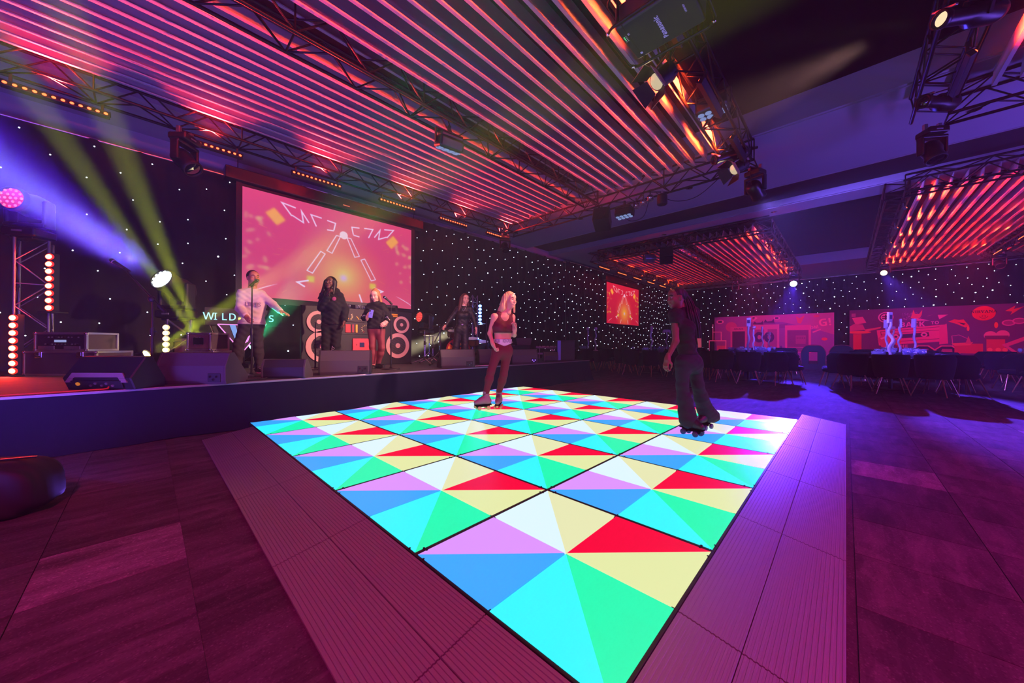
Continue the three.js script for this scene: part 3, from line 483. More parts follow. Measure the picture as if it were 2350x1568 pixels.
// microphone stands
const micHead = merge([ball(0.027, 0, 0, 0.1, 1, 1, 1.1, 14)]), micBody = lathe([[0, -0.09], [0.012, -0.09], [0.019, 0.07], [0.024, 0.085], [0, 0.09]], 14).rotateX(Math.PI / 2), micRing = cyl(0.026, 0.026, 0.008, 0, 0, 0, 16).rotateX(Math.PI / 2).translate(0, 0, 0.088);
function addMic(t, p, dir) { const m = part('microphone', micBody, M.black, t, p); m.quaternion.setFromUnitVectors(V(0, 0, 1), V(...dir).normalize()); part('mic_grille', micHead, mat(0x2c2c30, 0.4, 0.7), m); part('mic_ring', micRing, M.alu, m); return m; }
function tripod(t, h, legs = 0.34, m = M.satin, a0 = 0) {
  part('pole', merge([rod([0, 0.1, 0], [0, h * 0.62, 0], 0.014), rod([0, h * 0.6, 0], [0, h, 0], 0.01)]), m, t); part('clutch', merge([cyl(0.024, 0.024, 0.09, 0, h * 0.62, 0, 12), box(0.05, 0.02, 0.02, 0.03, h * 0.62, 0)]), M.black, t);
  for (let i = 0; i < 3; i++) { const a = a0 + i * 2.094, l = part('leg', rod([0, 0.13, 0], [Math.cos(a) * legs, 0.015, Math.sin(a) * legs], 0.011), m, t); part('foot', ball(0.02, Math.cos(a) * legs, 0.016, Math.sin(a) * legs, 1.3, 0.8, 1, 8), M.rubber, l); }
  part('hub', cyl(0.032, 0.03, 0.09, 0, 0.13, 0, 12), M.black, t);
}
{
  const t = thing('microphone_stand', 'black boom microphone stand on a tripod, leftmost on the stage', 'mic stand', [-0.82, ST, -5.52], VIEW_TURN);
  tripod(t, 0.99, 0.26, M.satin, 0.5);
  part('boom_arm', rod([0.16, 0.86, 0.02], [-0.47, 1.42, -0.08], 0.0095), M.satin, t); part('boom_grip', rod([0.08, 0.93, 0.01], [0.175, 0.845, 0.02], 0.017), M.rubber, t); part('boom_clutch', ball(0.035, -0.01, 1.0, 0, 1, 1.2, 1, 10), M.black, t);
  addMic(t, [-0.45, 1.405, -0.07], [-0.6, 0.5, 0.3]);
}
function roundStand(label, p, h, mic, empty) {
  const t = thing('microphone_stand', label, 'mic stand', p, VIEW_TURN);
  part('base', lathe([[0, 0], [0.165, 0], [0.17, 0.008], [0.16, 0.02], [0.03, 0.03], [0.02, 0.05], [0, 0.05]], 36), M.satin, t); part('pole', merge([rod([0, 0.03, 0], [0, h * 0.5, 0], 0.014), rod([0, h * 0.5, 0], [0, h, 0], 0.009)]), M.satin, t); part('clutch', cyl(0.02, 0.022, 0.08, 0, h * 0.5, 0, 12), M.black, t);
  if (!empty) { part('mic_clip', rod([0, h, 0], [mic[0] * 0.05, h + 0.05, mic[2] * 0.05], 0.017), M.rubber, t); addMic(t, [mic[0] * 0.07, h + 0.055, mic[2] * 0.07], mic); }
}
roundStand('round based microphone stand held by the singer in the pale sweatshirt', [0.19, ST, -5.8], 1.3, [-0.05, 0.25, -0.4]);
roundStand('round based microphone stand to the right of the woman looking at her phone', [2.24, ST, -5.6], 1.2, [-0.6, 0.55, 0.1]);
roundStand('empty round based stand behind the hooded singer, in front of the cutout cassette player', [1.23, ST, -6.45], 0.85, [0, 0, 0], true);
{ const t = thing('microphone_stand', 'dark stand with a slanted boom left of the woman in the black jumpsuit', 'mic stand', [3.6, ST, -6.0], VIEW_TURN); tripod(t, 0.78, 0.26, M.satin, 0.3); part('boom_arm', rod([0.07, 0.9, 0], [-0.12, 0.5, 0.05], 0.01), M.satin, t); }
for (const [x, z, h, l] of [[3.9, -6.75, 0.65, 'chrome tripod stand with a flat bar in the pale light left of the drum kit'], [3.55, -6.55, 0.78, 'pale chrome tripod stand behind the slanted boom stand'], [5.05, -6.1, 1.1, 'dark tripod stand beside the right hand of the woman in the jumpsuit']]) { const t = thing('tripod_stand', l, 'stand', [x, ST, z], VIEW_TURN); tripod(t, h, 0.3, h > 1 ? M.satin : M.chrome, 0.8); if (h < 0.7) part('flat_bar', box(0.32, 0.012, 0.03, 0, h, 0), M.alu, t); }

// LED towers and bars
const hot = glow(new THREE.Color(1, 0.36, 0.12), 9), hotWarm = glow(new THREE.Color(1, 0.72, 0.36), 9), hotBlue = glow(new THREE.Color(0.28, 0.62, 1), 8), barDot = ball(0.05, 0, 0, 0, 1, 0.72, 0.45, 12);
const barHalo = new THREE.TorusGeometry(0.05, 0.012, 6, 20).scale(1, 0.78, 1).translate(0, 0, -0.004);  // glowing ring that stands for the halo round each lamp
function ledBar(label, p, n, step, m, col, k, turn = VIEW_TURN) {
  const rim = glow(col, 1.1);  // painted halo glow in the colour of the lamps
  const t = thing('led_bar', label, 'stage light', p, turn), h = n * step;
  part('housing', box(0.09, h, 0.08, 0, h / 2, -0.05, 0.01), M.black, t); part('foot', box(0.2, 0.02, 0.2, 0, -0.01, -0.05, 0.004), M.black, t);
  for (let i = 0; i < n; i++) { const l = part('lens', barDot, m, t, [0, step * (i + 0.5), 0.0]); part('lens_halo', barHalo, rim, l); }
  const c = V(p[0] + Math.sin(turn) * 0.06, p[1] + h / 2, p[2] + Math.cos(turn) * 0.06); areaLight(col, k, 0.08, h, c.toArray(), [c.x + Math.sin(turn), c.y, c.z + Math.cos(turn)], 'led_bar_light');
}
const tower = (label, x, z, h, s) => { const t = truss(label, [x, ST + 0.02, z], [x, ST + h, z], s, true); part('base_plate', box(0.02, s + 0.12, s + 0.12, -0.01, 0, 0, 0.004), M.black, t); return t; };
M.towerAlu = mat(0x8a8488, 0.3, 0.9);
tower('tall aluminium truss tower glowing red at the left end of the stage', -2.02, -8.2, 1.97, 0.3).children.forEach((c) => { if (c.name !== 'base_plate') c.material = M.towerAlu; });
ledBar('upper column of eight glowing red-white lamps mounted on the left truss tower', [-1.86, 1.5, -7.98], 8, 0.107, hot, new THREE.Color(1, 0.03, 0.02), 190);
ledBar('lower column of eight glowing red-white lamps standing left of the truss tower', [-2.17, ST + 0.02, -8.02], 8, 0.107, hot, new THREE.Color(1, 0.03, 0.02), 220);
movingHead('moving head with a red honeycomb face on top of the left truss tower', [-2.06, 2.56, -8.19], [-0.55, 0.05, 0.85], glow(new THREE.Color(0.9, 0.02, 0.02), 0.8), { hang: false, size: 1.3, body: M.satin, cells: glow(new THREE.Color(1, 0.16, 0.07), 1.7), beams: [[[-6.5, 3.6, -6.0], [1, 0.01, 0.04], 700, 6, 8]] });
tower('short aluminium truss tower behind the microphone boom, under the white wash lamp', -0.47, -8.2, 0.88, 0.3).children.forEach((c) => { if (c.name !== 'base_plate') c.material = M.towerAlu; });
movingHead('brilliant white moving head throwing a wide blue beam to the left', [-0.5, 1.46, -8.2], [-0.72, 0.4, 0.62], glow(new THREE.Color(0.75, 0.88, 1), 5), { hang: false, size: 1.5, body: M.black, cells: glow(new THREE.Color(0.9, 0.97, 1), 9), beams: [[[-1.92, 2.78, -5.71], [0.34, 0.4, 1], 14000, 4.2, 8], [[-1.92, 2.78, -5.71], [0.1, 0.015, 1], 17000, 8, 9]] });
ledBar('short column of warm white glowing lamps behind the second monitor', [-0.64, ST + 0.3, -8.05], 5, 0.098, hotWarm, new THREE.Color(1, 0.75, 0.35), 14);
ledBar('single low warm lamp standing below the warm white column', [-0.7, ST + 0.02, -7.6], 1, 0.1, hotWarm, new THREE.Color(1, 0.75, 0.35), 4);
tower('slim truss tower glowing pink behind the right hand of the jumpsuit singer', 6.1, -7.9, 1.95, 0.2).children.forEach((c) => { if (c.name !== 'base_plate') c.material = M.towerAlu; });
ledBar('column of blue-white lamps left of the blonde skater', [6.24, 1.62, -7.72], 6, 0.105, hotBlue, new THREE.Color(0.1, 0.25, 1), 70);
ledBar('short low column of blue-white lamps beside the hip of the blonde skater', [6.35, 0.72, -7.5], 3, 0.11, hotBlue, new THREE.Color(0.1, 0.25, 1), 50);
// beam lamps on the deck
const yel = glow(new THREE.Color(1, 0.95, 0.25), 14);
movingHead('small beam lamp on the deck left of the boom stand sending two yellow beams right', [-0.95, ST, -7.85], [0.72, 0.42, 0.5], yel, { hang: false, size: 0.62, beams: [[[0.36, 2.0, -4.9], [0.74, 0.9, 0.03], 8000, 2.2, 2], [[1.18, 1.78, -4.75], [0.74, 0.9, 0.03], 9000, 1.7, 2], [[1.0, 1.9, -4.75], [0.74, 0.9, 0.03], 9000, 1.2, 2]] });
movingHead('small beam lamp on the deck beside the amplifier rack sending two yellow beams left', [-0.13, ST, -7.3], [-0.45, 0.75, 0.5], yel, { hang: false, size: 0.62, beams: [[[-1.42, 4.07, -4.46], [0.74, 0.9, 0.03], 8000, 2.6, 2], [[-1.84, 3.83, -5.18], [0.74, 0.9, 0.03], 8000, 2.4, 2]] });
movingHead('lamp on the deck behind the singer sending a broad green beam right', [0.42, ST, -7.72], [0.6, 0.55, 0.4], glow(new THREE.Color(0.3, 1, 0.65), 12), { hang: false, size: 0.75, beams: [[[0.51, 1.86, -4.48], [0.02, 0.9, 0.34], 5000, 4.6, 3]] });
movingHead('red moving head seen from the side behind the arm of the jumpsuit singer', [4.62, 1.28, -8.2], [-0.78, 0.08, 0.1], glow(new THREE.Color(0.9, 0.05, 0.05), 0.9), { hang: false, size: 1.25, body: M.satin, cells: glow(new THREE.Color(1, 0.1, 0.07), 1.3) });
spot(new THREE.Color(1, 0.85, 0.5), 9000, [5.7, 1.55, -7.6], [3.6, 0.7, -8.3], 7, 0.5, 4, 'warm_drum_beam');
{ const t = thing('light_stand', 'black stand holding up the red moving head behind the jumpsuit singer', 'stand', [4.62, ST, -8.2]); tripod(t, 0.68, 0.3); part('top_plate', box(0.3, 0.02, 0.26, 0, 0.69, 0), M.black, t); }

// flight case with a mixer rack on it
const caseMat = mat(0x3a2c30, 0.7), edge = mat(0xb0a6a8, 0.3, 0.85);
function flightCase(name, label, cat, p, turn, w, h, d, front) {
  const t = thing(name, label, cat, p, turn);
  part('shell', box(w, h, d, 0, h / 2, 0, 0.004), caseMat, t);
  const e = []; for (const y of [0.012, h - 0.012]) { for (const z of [-d / 2, d / 2]) e.push(box(w + 0.012, 0.028, 0.014, 0, y, z, 0.003)); for (const x of [-w / 2, w / 2]) e.push(box(0.014, 0.028, d, x, y, 0, 0.003)); }
  for (const x of [-w / 2, w / 2]) for (const z of [-d / 2, d / 2]) e.push(box(0.028, h, 0.028, x * 0.985, h / 2, z * 0.98, 0.004));
  part('edge_trim', merge(e), edge, t);
  for (const x of [-w / 2, w / 2]) for (const y of [0.015, h - 0.015]) part('corner_ball', ball(0.024, 0, 0, 0, 1, 1, 1, 8), M.chrome, t, [x * 0.985, y, d / 2]);
  if (front) front(t, w, h, d);
  return t;
}
flightCase('flight_case', 'large flight case with metal edges beside the left truss tower', 'flight case', [-1.55, ST, -7.86], VIEW_TURN + 0.05, 0.98, 0.35, 0.5, (t, w, h, d) => { for (const x of [-0.28, 0.28]) { part('latch', merge([box(0.1, 0.09, 0.02, 0, 0, 0, 0.01), box(0.05, 0.05, 0.03, 0, 0.01, 0)]), M.chrome, t, [x, h - 0.05, d / 2 + 0.01]); } });
flightCase('mixer_rack', 'digital mixer in a metal edged rack with a small blue display on the large case', 'mixer', [-1.58, ST + 0.352, -7.9], VIEW_TURN + 0.05, 0.7, 0.27, 0.42, (t, w, h, d) => {
  const f = part('front_panel', box(w - 0.08, h - 0.07, 0.012, 0, h / 2, d / 2, 0.003), mat(0x1c1416, 0.45, 0.3), t);
  part('display', box(0.16, 0.034, 0.006, 0.0, h / 2 + 0.01, d / 2 + 0.008, 0.002), glow(new THREE.Color(0.35, 0.4, 0.75), 0.8), f);
  for (let i = 0; i < 22; i++) part('knob', cyl(0.008, 0.009, 0.012, 0, 0, 0, 10).rotateX(Math.PI / 2), i % 3 ? M.alu : M.chrome, f, [-0.2 + (i % 11) * 0.045, h / 2 + (i < 11 ? 0.065 : -0.035), d / 2 + 0.01]);
  for (const x of [-0.19, 0.16]) part('lower_module', box(0.22, 0.045, 0.01, x, h / 2 - 0.085, d / 2 + 0.006, 0.003), M.alu, f);
});
flightCase('equipment_box', 'dark box under the amplifier rack behind the second monitor', 'flight case', [-0.2, ST, -6.72], VIEW_TURN, 0.5, 0.3, 0.4);
flightCase('amplifier_rack', 'small amplifier rack with a square dark window behind the second monitor', 'amplifier', [-0.2, ST + 0.36, -6.72], VIEW_TURN, 0.34, 0.27, 0.34, (t, w, h, d) => { const f = part('face', box(w - 0.05, h - 0.06, 0.01, 0, h / 2, d / 2, 0.003), mat(0x5a4440, 0.6), t); part('window', box(0.16, 0.1, 0.008, 0, h / 2 + 0.01, d / 2 + 0.008, 0.004), mat(0x10201a, 0.4), f); for (let i = 0; i < 8; i++) part('screw', ball(0.007, 0, 0, 0, 1, 1, 0.5, 6), M.chrome, f, [-0.06 + (i % 4) * 0.04, h / 2 + (i < 4 ? 0.065 : -0.045), d / 2 + 0.01]); });
{ const t = thing('mixing_desk', 'slim mixing desk between the amplifier rack and the box', 'mixer', [-0.2, ST + 0.302, -6.72], VIEW_TURN); part('desk', box(0.46, 0.05, 0.36, 0, 0.028, 0, 0.01), M.alu, t); for (let i = 0; i < 14; i++) part('knob', cyl(0.007, 0.008, 0.014, -0.2 + (i % 7) * 0.065, 0.06, 0.1 + Math.floor(i / 7) * 0.05, 8), M.chrome, t); }
{ const t = thing('yellow_tinted_case', 'pale case behind the amplifier rack with yellow lamp light in its colour', 'flight case', [-0.3, ST, -8.3], VIEW_TURN); part('body', box(0.34, 0.55, 0.3, 0, 0.275, 0, 0.01), mat(0xb8b48c, 0.7), t); part('lid_trim', box(0.36, 0.02, 0.32, 0, 0.5, 0, 0.004), M.alu, t); }  // yellow light on the case is put into the body colour

// letter sign with the neon triangle
{
  const t = thing('letter_sign', 'black sign board with glowing letters above a pink edged triangle emblem', 'sign', [0.3, ST, -7.32], 0);
  part('board', box(1.12, 0.3, 0.04, 0.06, 0.93, -0.03, 0.006), M.black, t);
  const cy = glow(new THREE.Color(0.35, 0.85, 0.95), 1.4), pk = glow(new THREE.Color(0.9, 0.25, 0.8), 1.5), bl = glow(new THREE.Color(0.2, 0.4, 0.9), 0.9);
  for (const [ch, x] of [['W', -0.45], ['I', -0.36], ['L', -0.24], ['D', -0.13], ['S', 0.44]]) part('letter', text(ch, 0.12, 0.012, sans), cy, t, [x, 0.93, -0.005]);
  part('triangle_panel', extrude([[-0.34, 0.8], [0.36, 0.8], [0.01, 0.3]], 0.03, 0.004), mat(0x202028, 0.5), t, [0, 0, -0.04]);
  for (const [a, b] of [[[-0.33, 0.795, 0], [0.35, 0.795, 0]], [[0.35, 0.795, 0], [0.01, 0.305, 0]], [[0.01, 0.305, 0], [-0.33, 0.795, 0]]]) part('neon_edge', rod(a, b, 0.008), pk, t);
  part('emblem_stroke', extrude([[-0.17, 0.79], [-0.09, 0.79], [-0.03, 0.55], [0.01, 0.48], [-0.07, 0.46]], 0.01, 0), bl, t, [0, 0, -0.004]); part('emblem_stroke', extrude([[0.09, 0.79], [0.17, 0.79], [0.09, 0.5], [0.03, 0.46], [0.02, 0.52]], 0.01, 0), pk, t, [0, 0, -0.004]);
  for (const s of [-1, 1]) { const l = part('support_strut', extrude([[s * 0.42, 0.82], [s * 0.36, 0.82], [s * 0.1, 0.0], [s * 0.16, 0.0]], 0.03, 0.003), M.black, t, [0, 0, -0.08]); part('strut_highlight', rod([s * 0.43, 0.82, -0.045], [s * 0.17, 0.01, -0.045], 0.008), mat(0xc8b060, 0.25, 0.9), l); }  // gold rods stand for the yellow highlight along the struts
  part('foot', box(0.5, 0.02, 0.3, 0, 0.01, -0.1, 0.004), M.black, t);
}

// giant cutout cassette player
{
  const t = thing('giant_cassette_player', 'giant black cutout of a portable cassette player behind the two women singers', 'stage prop', [2.31, ST, -7.02]), x0 = -2.31, y0 = -ST, cream = mat(0xc89a92, 0.6), mesh = mat(0x57504f, 0.8);
  part('board', box(2.32, 1.2, 0.09, 0, 0.6, -0.02, 0.008), M.black, t); part('handle', merge([box(1.5, 0.06, 0.05, 0.05, 1.31, 0), box(0.06, 0.14, 0.05, -0.68, 1.25, 0), box(0.06, 0.14, 0.05, 0.78, 1.25, 0)]), M.black, t);
  for (const [x, y, r] of [[1.45, 1.46, 0.215], [1.53, 0.98, 0.31], [3.2, 1.47, 0.195], [3.11, 0.99, 0.285]]) {
    const s = part('speaker_ring', ring(r * 0.7, r, 0.02), cream, t, [x + x0, y + y0, 0.03]); part('speaker_grille', cyl(r * 0.72, r * 0.72, 0.012, 0, 0, 0.006, 32).rotateX(Math.PI / 2).translate(0, 0, 0.006), M.black, s); part('dust_cap', cyl(r * 0.2, r * 0.2, 0.03, 0, 0, 0, 16).rotateX(Math.PI / 2), cream, s, [0, 0, 0.01]);
    const bars = []; for (let k = -8; k <= 8; k++) { const yy = k * r * 0.082, half = Math.sqrt(Math.max(0, (r * 0.69) ** 2 - yy * yy)); if (half > 0.03) bars.push(box(half * 2, r * 0.03, 0.008, 0, yy, 0.016, 0.001)); }
    part('grille_bars', merge(bars), mesh, s, [0, 0, 0], [0, 0, -0.25]);
  }
  const F = (n, w, h, x, y, m, z = 0.035) => part(n, box(w, h, 0.014, x + x0, y + y0, z, 0.003), m, t), red = mat(0xc81622, 0.5), yelw = mat(0xd6a420, 0.5), maroon = mat(0x8a1430, 0.5), grey = mat(0x2a2426, 0.6);
  F('dial_panel', 0.46, 0.26, 2.12, 1.62, grey); F('control_panel', 0.66, 0.24, 2.2, 1.35, grey, 0.03);
  for (const [x, y, n] of [[2.01, 1.6, 6], [2.22, 1.6, 6], [2.36, 1.35, 7]]) for (let i = 0; i < n; i++) { const a = n === 7 ? Math.PI * (0.45 + i * 0.15) : -0.9 + i * 0.3; const m = part('scale_mark', box(0.032, 0.009, 0.008, 0, 0, 0, 0.001), i > n - 2 && n === 7 ? red : mat(0xd9cf8e, 0.5), t, [x + x0 + Math.cos(a) * 0.075, y + y0 + Math.sin(a) * 0.075, 0.046]); m.rotation.z = a; }
  for (const x of [1.99, 2.2]) { const m = part('dial_needle', box(0.09, 0.012, 0.008, 0, 0, 0, 0.001), yelw, t, [x + x0, 1.575 + y0, 0.046]); m.rotation.z = -0.9; }
  F('red_button', 0.1, 0.17, 2.0, 1.35, red, 0.045); F('maroon_button', 0.04, 0.17, 2.1, 1.35, maroon, 0.045); F('yellow_button', 0.04, 0.17, 2.175, 1.35, yelw, 0.045);
  const door = part('cassette_door', box(0.36, 0.32, 0.02, 2.275 + x0, 0.985 + y0, 0.04, 0.015), mat(0xd83a44, 0.45), t); part('cassette_window', box(0.1, 0.1, 0.01, 2.29 + x0, 1.01 + y0, 0.052, 0.003), mat(0x1c1c30, 0.3), door); part('door_mark', extrude([[0, 0], [0.03, 0.025], [0, 0.05], [0.012, 0.025]], 0.006, 0), mat(0x5a1218, 0.6), door, [2.16 + x0, 0.985 + y0, 0.05]);
  for (const dy of [0.02, -0.025]) F('stripe', 0.17, 0.022, 3.02, 1.68 + dy, yelw, 0.033);
  F('stripe', 0.17, 0.022, 3.02, 1.678, mat(0xb05a18, 0.5), 0.032);
  for (const [x, w] of [[2.0, 0.14], [2.27, 0.2]]) for (let i = 0; i < 6; i++) part('chrome_letter', box(w / 8, 0.075 - (i % 3) * 0.015, 0.03, 0, 0, 0, 0.004), M.chrome, t, [x - w / 2 + i * w / 6 + x0, 1.81 + y0, 0.02]);
}

// drum kit
{
  const t = thing('drum_kit', 'drum kit with an orange and blue painted bass drum head behind the jumpsuit singer', 'drums', [4.86, ST, -7.0], VIEW_TURN + 0.1);
  const head = canvasTexture(256, 256, (c) => { c.fillStyle = '#c83018'; c.fillRect(0, 0, 256, 256); seed = 5; for (let i = 0; i < 26; i++) { c.fillStyle = ['#e86a1e', '#20566a', '#f0a030', '#8a1a3a', '#1c2a3a'][i % 5]; c.beginPath(); const a = i * 0.24; c.moveTo(128, 128); c.lineTo(128 + 180 * Math.cos(a * 3), 128 + 180 * Math.sin(a * 3)); c.lineTo(128 + 180 * Math.cos(a * 3 + 0.3), 128 + 180 * Math.sin(a * 3 + 0.3)); c.fill(); } });
  part('bass_drum', cyl(0.29, 0.29, 0.4, 0, 0, 0, 32).rotateX(Math.PI / 2), mat(0x7a1020, 0.25, 0.2), t, [0, 0.3, 0]); const hd = part('bass_head', new THREE.CircleGeometry(0.275, 32), mat(0xffffff, 0.5, 0, { map: head }), t, [0, 0.3, 0.203]); part('bass_hoop', ring(0.265, 0.305, 0.03), mat(0xa01828, 0.3), t, [0, 0.3, 0.19]);
  const drum = (n, r, h, p, m) => { const d = part(n, cyl(r, r, h, 0, 0, 0, 28), m, t, p, [0.25, 0, 0]); part('drum_skin', cyl(r * 0.97, r * 0.97, 0.006, 0, h / 2 + 0.002, 0, 28), M.white, d); for (const y of [-h / 2, h / 2]) part('hoop', ring(r * 0.97, r * 1.05, 0.02).rotateX(Math.PI / 2), M.chrome, d, [0, y + 0.01, 0]); for (let i = 0; i < 6; i++) part('lug', box(0.02, h * 0.6, 0.02, Math.cos(i * 1.047) * r * 1.03, 0, Math.sin(i * 1.047) * r * 1.03), M.chrome, d); };
  const shell = mat(0x5a3a24, 0.3, 0.2);
  drum('snare_drum', 0.17, 0.16, [0.36, 0.52, 0.05], shell); drum('tom_drum', 0.14, 0.16, [-0.14, 0.72, 0], shell); drum('floor_tom', 0.19, 0.32, [0.62, 0.36, -0.2], mat(0x2a5a52, 0.3, 0.2));
  for (const [x, y, z, r] of [[-0.5, 0.95, 0, 0.2], [0.55, 1.0, -0.15, 0.22], [-0.75, 0.72, 0.1, 0.17]]) { part('cymbal', lathe([[0, 0.03], [0.03, 0.028], [0.05, 0.012], [r, 0], [r, -0.003], [0, 0.0]], 28), mat(0xc0a060, 0.25, 1), t, [x, y, z], [0.12, 0, 0.1]); part('cymbal_stand', merge([rod([x, 0.05, z], [x, y, z], 0.01), rod([x, 0.25, z], [x + 0.2, 0.01, z + 0.12], 0.008), rod([x, 0.25, z], [x - 0.2, 0.01, z + 0.12], 0.008), rod([x, 0.25, z], [x, 0.01, z - 0.22], 0.008)]), M.chrome, t); }
  part('snare_stand', merge([rod([0.36, 0.03, 0.05], [0.36, 0.44, 0.05], 0.012), rod([0.36, 0.2, 0.05], [0.56, 0.01, 0.15], 0.008), rod([0.36, 0.2, 0.05], [0.16, 0.01, 0.2], 0.008), rod([0.36, 0.2, 0.05], [0.36, 0.01, -0.17], 0.008)]), M.chrome, t);
}
// right end of the stage: desk, keyboard, post with blue light in its colour, cabinet
{ const t = thing('equipment_desk', 'dark cloth covered desk with papers at the right end of the stage', 'desk', [6.75, ST, -6.75], VIEW_TURN); part('cloth', box(0.95, 0.42, 0.5, 0, 0.21, 0, 0.02), mat(0x10142c, 0.9), t); part('lid', extrude([[-0.2, 0], [0.2, 0], [0.24, 0.22], [-0.24, 0.22]], 0.012, 0.002), mat(0x3a3040, 0.4), t, [0.3, 0.42, -0.1]); for (const x of [-0.3, -0.2, -0.05]) part('paper', box(0.16, 0.004, 0.1, x, 0.424, 0.1, 0.001), M.white, t, [0, 0, 0], [0, 0, 0]); part('bundle', tube([[-0.42, 0.46, 0.1], [-0.3, 0.48, 0.12], [-0.18, 0.45, 0.1], [-0.05, 0.52, 0.05]], 0.03, 20), mat(0xb0a884, 0.7), t); }
{ const t = thing('keyboard', 'pale keyboard on a stand near the right end of the stage', 'keyboard', [7.5, ST, -6.0], VIEW_TURN - 0.2); part('body', box(0.78, 0.06, 0.26, 0, 0.36, 0, 0.012), mat(0x8a7a9c, 0.4), t); for (let i = 0; i < 22; i++) part('key', box(0.03, 0.01, 0.12, -0.36 + i * 0.034, 0.394, 0.06, 0.002), i % 7 === 1 || i % 7 === 4 ? M.black : M.white, t); for (const s of [-1, 1]) part('leg', merge([rod([s * 0.3, 0.33, -0.08], [s * 0.3, 0.01, 0.12], 0.012), rod([s * 0.3, 0.33, 0.1], [s * 0.3, 0.01, -0.12], 0.012)]), mat(0x9a86ac, 0.4), t); part('lower_shelf', box(0.6, 0.05, 0.2, -0.05, 0.17, 0, 0.01), mat(0x9a86ac, 0.4), t); }
{ const t = thing('stage_post', 'slim square post coloured blue for its glow at the right end of the stage', 'post', [7.1, ST, -5.35], VIEW_TURN); part('post', box(0.09, 0.56, 0.09, 0, 0.28, 0, 0.006), mat(0x6a7ad0, 0.5), t); part('foot', box(0.2, 0.015, 0.2, 0, 0.008, 0, 0.003), M.black, t); }  // blue light of the post is put into its base colour
{ const t = thing('bar_cabinet', 'plain black cabinet standing on the right end of the stage beside the blue post', 'cabinet', [7.55, ST, -5.45], VIEW_TURN); part('body', box(0.48, 0.56, 0.4, 0, 0.28, 0, 0.01), M.black, t); part('door', box(0.42, 0.48, 0.015, 0, 0.28, 0.205, 0.004), mat(0x0e0e14, 0.5), t); part('top_board', box(0.5, 0.02, 0.42, 0, 0.565, 0, 0.004), M.satin, t); }
{ const t = thing('stapled_papers', 'crumpled paper and tape lying on the small dark monitor', 'paper', [6.75, ST + 0.27, -5.3], 0.4); part('sheet', extrude([[0, 0], [0.18, 0.02], [0.22, 0.09], [0.1, 0.07], [0.03, 0.1]], 0.006, 0.001).rotateX(-0.9), mat(0xc8a0a0, 0.6), t); part('fold', extrude([[0.1, 0], [0.3, 0.03], [0.28, 0.06]], 0.004, 0.001).rotateX(-0.5), M.white, t); }

// sports bag on the carpet
{
  const t = thing('sports_bag', 'black sports bag with a pale curved tick emblem at the bottom of the stage', 'bag', [-1.62, 0, -3.35], -0.35);
  const g = box(0.72, 0.32, 0.36, 0, 0.16, 0, 0.13), p = g.attributes.position; const bag = new THREE.SphereGeometry(1, 40, 24), q = bag.attributes.position;
  for (let i = 0; i < q.count; i++) { const x = q.getX(i), y = q.getY(i), z = q.getZ(i), f = (v) => Math.sign(v) * Math.pow(Math.abs(v), 0.55), w = 1 + 0.03 * Math.sin(x * 9 + y * 4) + 0.02 * Math.sin(z * 13); q.setXYZ(i, f(x) * 0.37 * w, Math.max(0.0, 0.17 + f(y) * 0.17 * w - 0.03 * f(x) * f(x)), f(z) * 0.19 * w); }
  bag.computeVertexNormals(); part('body', bag, mat(0x0a090c, 0.75), t);
  const tick = new THREE.Shape(); tick.moveTo(-0.1, 0.02); tick.quadraticCurveTo(-0.115, -0.04, -0.06, -0.03); tick.quadraticCurveTo(0, -0.01, 0.12, 0.05); tick.quadraticCurveTo(-0.01, 0.01, -0.06, 0.004); tick.quadraticCurveTo(-0.085, 0, -0.1, 0.02);
  part('tick_emblem', new THREE.ExtrudeGeometry(tick, { depth: 0.006, bevelEnabled: false, curveSegments: 12 }), mat(0xd8a8d8, 0.6), t, [0.02, 0.16, 0.196], [-0.1, 0, 0]);
  part('handle', tube([[-0.18, 0.28, 0.12], [-0.14, 0.37, 0.06], [0, 0.39, 0.02], [0.14, 0.37, 0.06], [0.18, 0.28, 0.12]], 0.014, 30), M.rubber, t); part('zip', box(0.6, 0.01, 0.02, 0, 0.335, 0, 0.003), M.satin, t);
}

// ------------------------------------------------------------------ people: each body is one skin grown round its joints, clothes and hair are its children
function field(prims) {
  return (x, y, z) => {
    let d = 1e3;
    for (const p of prims) {
      let e = 0;
      if (p.b) {
        const ax = x - p.a[0], ay = y - p.a[1], az = z - p.a[2], bx = p.b[0] - p.a[0], by = p.b[1] - p.a[1], bz = p.b[2] - p.a[2];
        const t = Math.max(0, Math.min(1, (ax * bx + ay * by + az * bz) / (bx * bx + by * by + bz * bz + 1e-9)));
        const qx = ax - bx * t, qy = ay - by * t, qz = az - bz * t; e = Math.sqrt(qx * qx + qy * qy + qz * qz) - (p.ra + (p.rb - p.ra) * t);
      } else {
        let ux = x - p.c[0], uy = y - p.c[1], uz = z - p.c[2];
        const r = p.r, x1 = ux / r[0], y1 = uy / r[1], z1 = uz / r[2], k = Math.sqrt(x1 * x1 + y1 * y1 + z1 * z1), x2 = x1 / r[0], y2 = y1 / r[1], z2 = z1 / r[2], q = Math.sqrt(x2 * x2 + y2 * y2 + z2 * z2); e = q > 1e-6 ? k * (k - 1) / q : -Math.min(r[0], r[1], r[2]);
      }
      const k = p.k ?? 0.02;
      if (p.cut) { const h = Math.max(k - Math.abs(-e - d), 0) / k; d = Math.max(d, -e) + h * h * k / 4; } else { const h = Math.max(k - Math.abs(e - d), 0) / k; d = Math.min(d, e) - h * h * k / 4; }
    }
    return d;
  };
}
const cap = (a, b, ra, rb = ra, k = 0.02) => ({ a, b, ra, rb, k }), ell = (c, r, k = 0.02, cut = false) => ({ c, r, k, cut });
